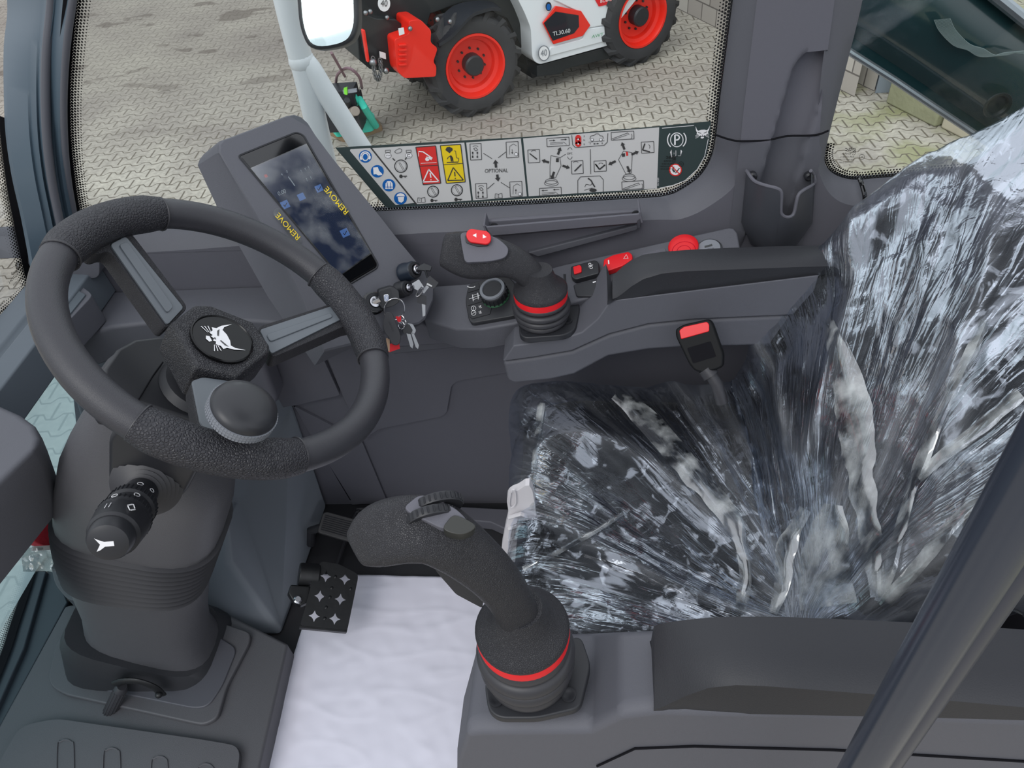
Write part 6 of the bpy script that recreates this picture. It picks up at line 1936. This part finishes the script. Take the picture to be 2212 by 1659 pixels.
# safety symbols
for cx, cy in ((789, 338), (815, 370), (840, 400), (865, 428.5)): circ(BL, cx, cy, 14, 13.5, 2)
circ(W_, 789, 339, 7.5, 9, 3); arc(W_, 789, 337, 9.5, 9, PI, 2*PI, 1.2); circ(W_, 780, 341, 3, 4.5, 3); circ(W_, 798, 340, 3, 4.5, 3); circ(BL, 789, 339, 5, 6.5, 4)
W_.poly([d3(x, y, 3) for x, y in ((806, 362), (816, 361), (819, 369), (825, 375), (826, 378), (817, 379), (812, 376), (807, 377))])
W_.poly([d3(x, y, 3) for x, y in ((832, 408), (833, 396), (837, 391), (844, 391), (848, 396), (849, 408))]); line(BL, [(836, 394), (838, 407)], .6, 4); line(BL, [(844, 394), (843, 407)], .6, 4); line(BL, [(832, 404), (849, 404)], .6, 4)
W_.poly([d3(x, y, 3) for x, y in ((856, 424), (859, 419), (865, 417), (872, 419), (875, 424))]); W_.poly([d3(x, y, 3) for x, y in ((859, 426), (873, 425), (872, 434), (867, 438), (861, 435))])
line(K, [(801, 319), (900, 442)], 1.6, 2)
# key switches
for cx, cy, r in ((866, 359, 14.5), (935.5, 414, 13), (987, 411, 13)):
    circ(K, cx, cy, r, r, 2); circ(W_, cx, cy, r-2.3, r-2.3, 3); circ(K, cx, cy, r-3.3, r-3.3, 4)
for cx, cy, r in ((866, 359, 14.5), (935.5, 414, 13), (987, 411, 13)):
    circ(K2, cx, cy, r-4, r-4, 5)
    line(K, [(cx-4.5, cy-6.5), (cx+3.5, cy+7), (cx+6, cy+5.5), (cx-2, cy-8)], .35, 6, True)
def keyi(x, y, s=1, bb=K): circ(bb, x, y, 3.6*s, 4*s, 3); line(bb, [(x, y), (x+13*s, y-.5)], 1*s, 3); line(bb, [(x+9*s, y), (x+9*s, y+3*s)], .9*s, 3)
keyi(866, 381); keyi(985, 431); keyi(933, 433, .9)
line(K, [(848, 342), (853, 347)], 1.2); line(K, [(878, 340), (875, 345)], 1.2)
for cx in (838, 883): line(K, [(cx-6, 325), (cx+5, 324), (cx+5, 329), (cx-5, 330)], .45, 3, True); circ(K, cx, 336, 7.5, 6, 2); circ(W_, cx, 336, 6.7, 5.3, 3)
K.text('STOP', pfn(lambda x, y: d3(x, y, 4), 838.5, 336, 4.4, 0, 0, -4.4)); arc(K, 883, 336, 3.5, 3, .4, 5.4, .5, 4)
line(K, [(852, 328), (856, 324), (862, 321), (867, 322), (868, 327), (864, 330), (856, 331)], .45, 3, True)
def book(x, y, bb=K, s=1): line(bb, [(x-8*s, y-5*s), (x, y-4*s), (x+8*s, y-6*s), (x+9*s, y+5*s), (x, y+5*s), (x-9*s, y+6*s)], .5*s, 3, True); line(bb, [(x, y-4*s), (x, y+5*s)], .5*s, 3); bb.text('i', pfn(lambda a, c: d3(a, c, 3), x-4*s, y, 7*s, 0, 0, -7*s))
book(910, 432, K, .95); book(1077, 423, K, .9)
# red / yellow hazard plates
RD.poly([d3(x, y, 2) for x, y in ((898, 318), (941, 315), (952, 396), (914, 399))])
YL.poly([d3(x, y, 2) for x, y in ((951, 314.5), (995, 312), (1005, 393), (964, 396))])
line(K, [(898, 318), (941, 315), (952, 396), (914, 399)], .9, 3, True); line(K, [(951, 314.5), (995, 312), (1005, 393), (964, 396)], .9, 3, True)
line(K, [(905, 359), (947, 357)], .7); line(K, [(957, 356), (1000, 353)], .7)
line(W_, [(926, 366), (914, 393), (948, 392)], 1.3, 3, True); line(K, [(979, 362), (967, 390), (1001, 389)], 1.1, 3, True)
line(W_, [(929, 374), (931, 384)], 1.3); circ(W_, 931, 388.5, 1.3, 1.3, 3); line(K, [(982, 371), (983, 381)], 1.2); circ(K, 983.5, 385.5, 1.3, 1.3, 3)
line(W_, [(904, 327), (914, 328), (934, 342)], 1.2); circ(W_, 923, 344, 4.5, 4, 3); W_.poly([d3(x, y, 3) for x, y in ((920, 338), (934, 340), (932, 346), (924, 342))]); line(W_, [(909, 353), (943, 351)], .5); line(W_, [(904, 329), (904, 338)], .5)
K.poly([d3(x, y, 3) for x, y in ((962, 324), (965, 318), (971, 317), (977, 320), (978, 324), (971, 331))]); line(K, [(965, 351), (990, 350)], 1); line(K, [(966, 344), (968, 340), (974, 336), (978, 342), (979, 350)], .8); line(K, [(981, 326), (984, 326), (986, 341), (991, 342), (990, 349)], .6); K.poly([d3(x, y, 3) for x, y in ((972, 338), (975, 336), (978, 340), (977, 349), (974, 349))])
# OPTIONAL panel
K.text('OPTIONAL', pfn(lambda x, y: d3(x, y, 3), 1072, 369, 10.2, -.3, .5, -11.5))
arr(K, 1071.5, 362, 1070, 345, 2.6, 6, 8); arr(K, 1074, 377, 1076, 392, 2.6, 6, 8)
for l_ in (((1044, 331), (1063, 343)), ((1093, 328), (1076, 341)), ((1053, 408), (1068, 395)), ((1101, 406), (1082, 394))): line(K, l_, .6)
for x, y, w, h in ((1015, 311, 24, 35), (1093, 307, 26, 34), (1027, 397, 24, 32), (1101, 393, 26, 32)): box(K, x, y, w, h)
for x, y in ((1027, 318), (1039, 404)):
    arc(K, x, y, 6, 3, PI*1.1, PI*1.9, .5); line(K, [(x-4, y+3), (x+1, y+1), (x+5, y+6), (x, y+8)], .5, 3, True)
    for dx in (-6, 4):
        for dy in (12, 21): K.poly([d3(x+dx+p, y+dy+q, 3) for p, q in ((-1.5, -2), (1.5, -2), (1.5, 2), (-1.5, 2))])
        line(K, [(x+dx, y+12), (x+dx, y+21)], .4)
for x, y, s in ((1104, 316, 1), (1112, 402, -1)):
    line(K, [(x-3, y), (x+5, y-5), (x+12, y-1)], .4); line(K, [(x-3, y), (x-4, y+18)], .4); arr(K, x+2, y+6 if s > 0 else y+17, x+2.5, y+17 if s > 0 else y+6, .4, 1.8, 4); circ(K, x+11, y+17, 4, 4, 3); circ(W_, x+11, y+17, 3.2, 3.2, 4)
# joystick panel
for x, y, w, h in ((1181, 299, 48, 18), (1140, 324, 25, 28), (1234, 348, 25, 28), (1165, 407, 47, 17), (1283, 348, 26, 23), (1320, 286, 49, 17), (1385, 307, 27, 24), (1343, 393, 47, 17)): box(K, x, y, w, h)
for x0, y0, x1, y1 in ((1205, 334, 1211, 318), (1186, 351, 1170, 346), (1215, 358, 1231, 363), (1197, 371, 1191, 387), (1349, 323, 1343, 307), (1364, 334, 1380, 327), (1330, 348, 1314, 356), (1355, 359, 1361, 374)): arr(K, x0, y0, x1, y1, 2.4, 5, 7)
arr(K, 1186, 304, 1200, 303, .6, 2, 5); arr(K, 1211, 302, 1225, 301, .6, 2, 5); arr(K, 1183, 411, 1169, 412, .6, 2, 5); arr(K, 1208, 409, 1194, 410, .6, 2, 5)
for x, y in ((1188, 309), (1170, 417)): line(K, [(x, y), (x+30, y-2), (x+36, y+3)], .4); line(K, [(x, y+3), (x+28, y+1)], .4)
for x, y in ((1322, 300), (1345, 408)): line(K, [(x, y), (x+34, y-13), (x+37, y-9)], .5); line(K, [(x+2, y+2), (x+34, y-9)], .4); arc(K, x+38, y-6, 5, 7, -.8, 1, .5)
K.poly([d3(x, y, 3) for x, y in ((1143, 332), (1145, 331), (1161, 343), (1159, 345))]); K.poly([d3(x, y, 3) for x, y in ((1240, 369), (1242, 371), (1257, 356), (1255, 354))])
for x, y in ((1285, 354), (1287, 354)): line(K, [(1286, 354), (1295, 366), (1307, 356)], 1.4)
line(K, [(1393, 310), (1388, 324), (1404, 328)], 1.4); arc(K, 1399, 317, 5, 5, -1.2, .8, .5); arc(K, 1298, 356, 5, 4, PI*1.1, PI*1.9, .5)
for x, y in ((1150, 329), (1241, 353)): arc(K, x+3, y, 6, 4, PI*1.1, PI*1.8, .5)
for cx, cy, sl in ((1195, 350, 0), (1352, 340, 0)):
    s_ = 1 if cx < 1300 else -1
    line(K, [(cx-5, cy-14), (cx+14, cy-10), (cx+17, cy+8) if s_ > 0 else (cx+12, cy+26), (cx+5, cy+34) if s_ > 0 else (cx+12, cy+34), (cx-7, cy+36) if s_ > 0 else (cx+0, cy+36), (cx-7, cy+8) if s_ > 0 else (cx-16, cy+5)], .5, 3, True)
    ex = cx-4 if s_ > 0 else cx+7
    for q_, r_ in ((42, 13), (46, 15)): arc(K, ex, cy+q_, r_, 6, 0, 2*PI, .5, 3, 24)
K.poly([d3(x, y, 3) for x, y in ((1201, 342), (1207, 341), (1207, 350), (1201, 350))]); K.poly([d3(x, y, 3) for x, y in ((1343, 332), (1350, 331), (1350, 338), (1344, 339))])
RD.poly([d3(x, y, 3) for x, y in ((1352, 328), (1356, 328), (1357, 336), (1353, 337))])
line(K, [(1209, 341), (1222, 333)], .5); K.text('OPT.', pfn(lambda x, y: d3(x, y, 3), 1231, 332, 6, 0, 0, -6.5))
arc(K, 1231, 326, 5, 7, PI*1.1, PI*1.9, .5); arc(K, 1231, 337, 5, 7, .2, PI-.2, .5)
line(K, [(1275, 322), (1276, 376)], .6); line(K, [(1235, 292), (1237, 313), (1243, 319), (1305, 314), (1312, 307), (1313, 288)], .6)
line(K, [(1248, 418), (1248, 390), (1254, 382), (1296, 380), (1303, 388), (1303, 415)], .6)
circ(RD, 1249, 298, 6.5, 6.5, 3); circ(RD, 1249, 311, 6.5, 6.5, 3); RD.poly([d3(x, y, 3) for x, y in ((1242.5, 298), (1255.5, 298), (1255.5, 311), (1242.5, 311))])
for y in (301, 311): circ(W_, 1249, y, 1.6, 1.8, 4)
for ch_, y in (('F', 295), ('N', 303), ('R', 312)): K.text(ch_, pfn(lambda x, y_: d3(x, y_, 3), 1262, y, 5.5, 0, 0, -5.5))
K.text('F', pfn(lambda x, y: d3(x, y, 3), 1275, 311, 5.5, 0, 0, -5.5)); K.text('R', pfn(lambda x, y: d3(x, y, 3), 1301, 310, 5.5, 0, 0, -5.5)); arr(K, 1288, 310.5, 1294, 310, .5, 1.8, 4); arr(K, 1288, 310.5, 1281, 311, .5, 1.8, 4)
line(K, [(1271, 307), (1306, 304)], .4); line(K, [(1274, 300), (1276, 294), (1284, 292), (1287, 289), (1293, 289), (1296, 293), (1302, 294), (1303, 300)], .5)
for x in (1279, 1298): circ(K, x, 302, 3.4, 3.6, 3); circ(W_, x, 301.8, 2.4, 2.6, 4)
line(K, [(1270, 385), (1277, 390), (1281, 398), (1285, 404)], 1.4); line(K, [(1263, 404), (1266, 398), (1276, 400), (1279, 396)], .5); circ(K, 1281, 411, 8, 4, 3); line(K, [(1262, 411), (1272, 408), (1280, 406)], .5)
# right dark end
circ(W_, 1462, 302, 14.5, 16, 1); M2 = B(); circ(M2, 1462, 302, 12.6, 14, 2)
line(W_, [(1458, 313), (1458, 292)], 1.7, 3); arc(W_, 1461, 297, 6.5, 5.5, -PI/2, PI/2, 1.6); line(W_, [(1458, 291.5), (1462, 291.5)], 1.5); line(W_, [(1458, 302.5), (1462, 302.5)], 1.5)
arc(W_, 1462, 301, 20, 20, -.75, .85, 1.2); arc(W_, 1462, 302, 20, 20, PI-.85, PI+.75, 1.2)
for i in range(3): line(W_, [(1450-i, 324+i*2), (1451, 340), (1459, 337), (1470, 337), (1471+i, 324+i)], .6)
line(W_, [(1460, 325), (1460, 337)], .5); W_.text('i', pfn(lambda x, y: d3(x, y, 3), 1456, 331, 7, 0, 0, -8))
circ(RD, 1459, 367, 14, 13.5, 2); circ(W_, 1459, 367, 11.5, 11, 3); line(RD, [(1451, 359), (1468, 376)], 1.1, 5)
K.poly([d3(x, y, 4) for x, y in ((1453, 362), (1457, 360), (1455, 366), (1459, 370), (1456, 373), (1452, 368))]); line(K, [(1459, 374), (1468, 363)], 1, 4)
line(W_, [(1430, 277), (1499, 271)], .6); line(W_, [(1426, 406), (1455, 400), (1480, 390), (1506, 366), (1522, 338), (1530, 300)], .6)
W_.text('P/N 90389', pfn(lambda x, y: d3(x, y, 3), 1422, 393, 0, -4.2, -4.2, 0))
cf = lambda u, v: d3(1517.5+31*u+1*v, 286-26*v-2*u, 2)
cat(W_, cf); cat_eyes(M2, lambda u, v: d3(1517.5+31*u+1*v, 286-26*v-2*u, 3))
def put(bb, name, m): bb.obj(name, m, dc, smooth=False, clean=False)
put(K, 'dark_symbols', 'ink'); put(K2, 'switch_faces', 'decal'); put(W_, 'white_symbols', 'white'); put(BL, 'blue_discs', 'blue')
put(RD, 'red_fields', mat('signal_red_print', (220, 52, 48), .5)); put(YL, 'yellow_fields', 'yellow'); put(M2, 'green_fields', 'decalg')
# etched maker marks on the panes (read from outside, so mirrored from the seat)
def etch(fp, cx, cy, s, name, parent, lines, m='blackink'):
    b = B()
    for (txt, dx, dy, h, wf) in lines:
        b.text(txt, lambda u, v: fp(cx+dx*s-u*h*wf*s, cy+dy*s-v*h*s-u*0))
    for (dx, dy, r) in ((24, 17, 6), (6, 9, 4)):
        n = 16; pr = [(cx+dx*s+r*s*math.cos(2*PI*i/n), cy+dy*s+r*s*math.sin(2*PI*i/n)) for i in range(n)]
        pi_ = [(cx+dx*s+(r-.8)*s*math.cos(2*PI*i/n), cy+dy*s+(r-.8)*s*math.sin(2*PI*i/n)) for i in range(n)]
        for i in range(n): b.poly([fp(*pr[i]), fp(*pr[(i+1) % n]), fp(*pi_[(i+1) % n]), fp(*pi_[i])])
    b.obj(name, m, parent, smooth=False, clean=False)
LN = [('glac', -1, 0, 13, 1.25), ('KNR2', -9, 10, 6, 1.2), ('43R-011815', -8, 17, 5.5, 1.1), ('AS2 M550 DOT885', -10, 23, 4, 1), ('TEMPERED GLASS', -10, 29, 4, 1), ('23  ..........', -8, 35, 4, 1), ('E4', 24, 17, 5, 1), ('1', 6, 9, 5, 1)]
etch(lambda x, y: at(x, y, Y=1.0008), 1838, 322, 1.0, 'etched_mark', win2, LN)
etch(lambda x, y: at(x, y, Y=.9972), 1450, 339, .9, 'etched_mark', win1, LN, 'blackink')
b = B(); fx = lambda x, y: at(x, y, X=-.868)
b.poly([fx(39+6*math.cos(q)+0*1, 573+10*math.sin(q)) for q in [i*PI/10 for i in range(20)]])
b.text('Sleg', lambda u, v: fx(31-u*9-v*1, 588-v*8-u*-3)); b.text('PILKINGTON', lambda u, v: fx(37-u*6-v*3, 592-v*8-u*-6.5)); b.text('......', lambda u, v: fx(37-u*8, 600-v*8-u*-4)); b.text('23 R 0075', lambda u, v: fx(37-u*4-v*2, 608-v*6-u*-4.5))
b.mi = 1; b.text('S', lambda u, v: at(39-u*10, 573-v*12, X=-.867))
b.obj('etched_mark', ['blackink', 'lightg'], win3, smooth=False, clean=False)
# ============================================================ groups of like things
for kind_, phrase in (('joystick', 'joysticks on the two armrest consoles'), ('armrest_console', 'armrest consoles either side of the seat'),
                      ('concrete_kerb', 'concrete plinths at the edge of the yard'), ('key_lock', 'locks on the lower display housing')):
    for o in bpy.data.objects:
        if o.parent is None and o.name.split('.')[0] == kind_: o['group'] = phrase
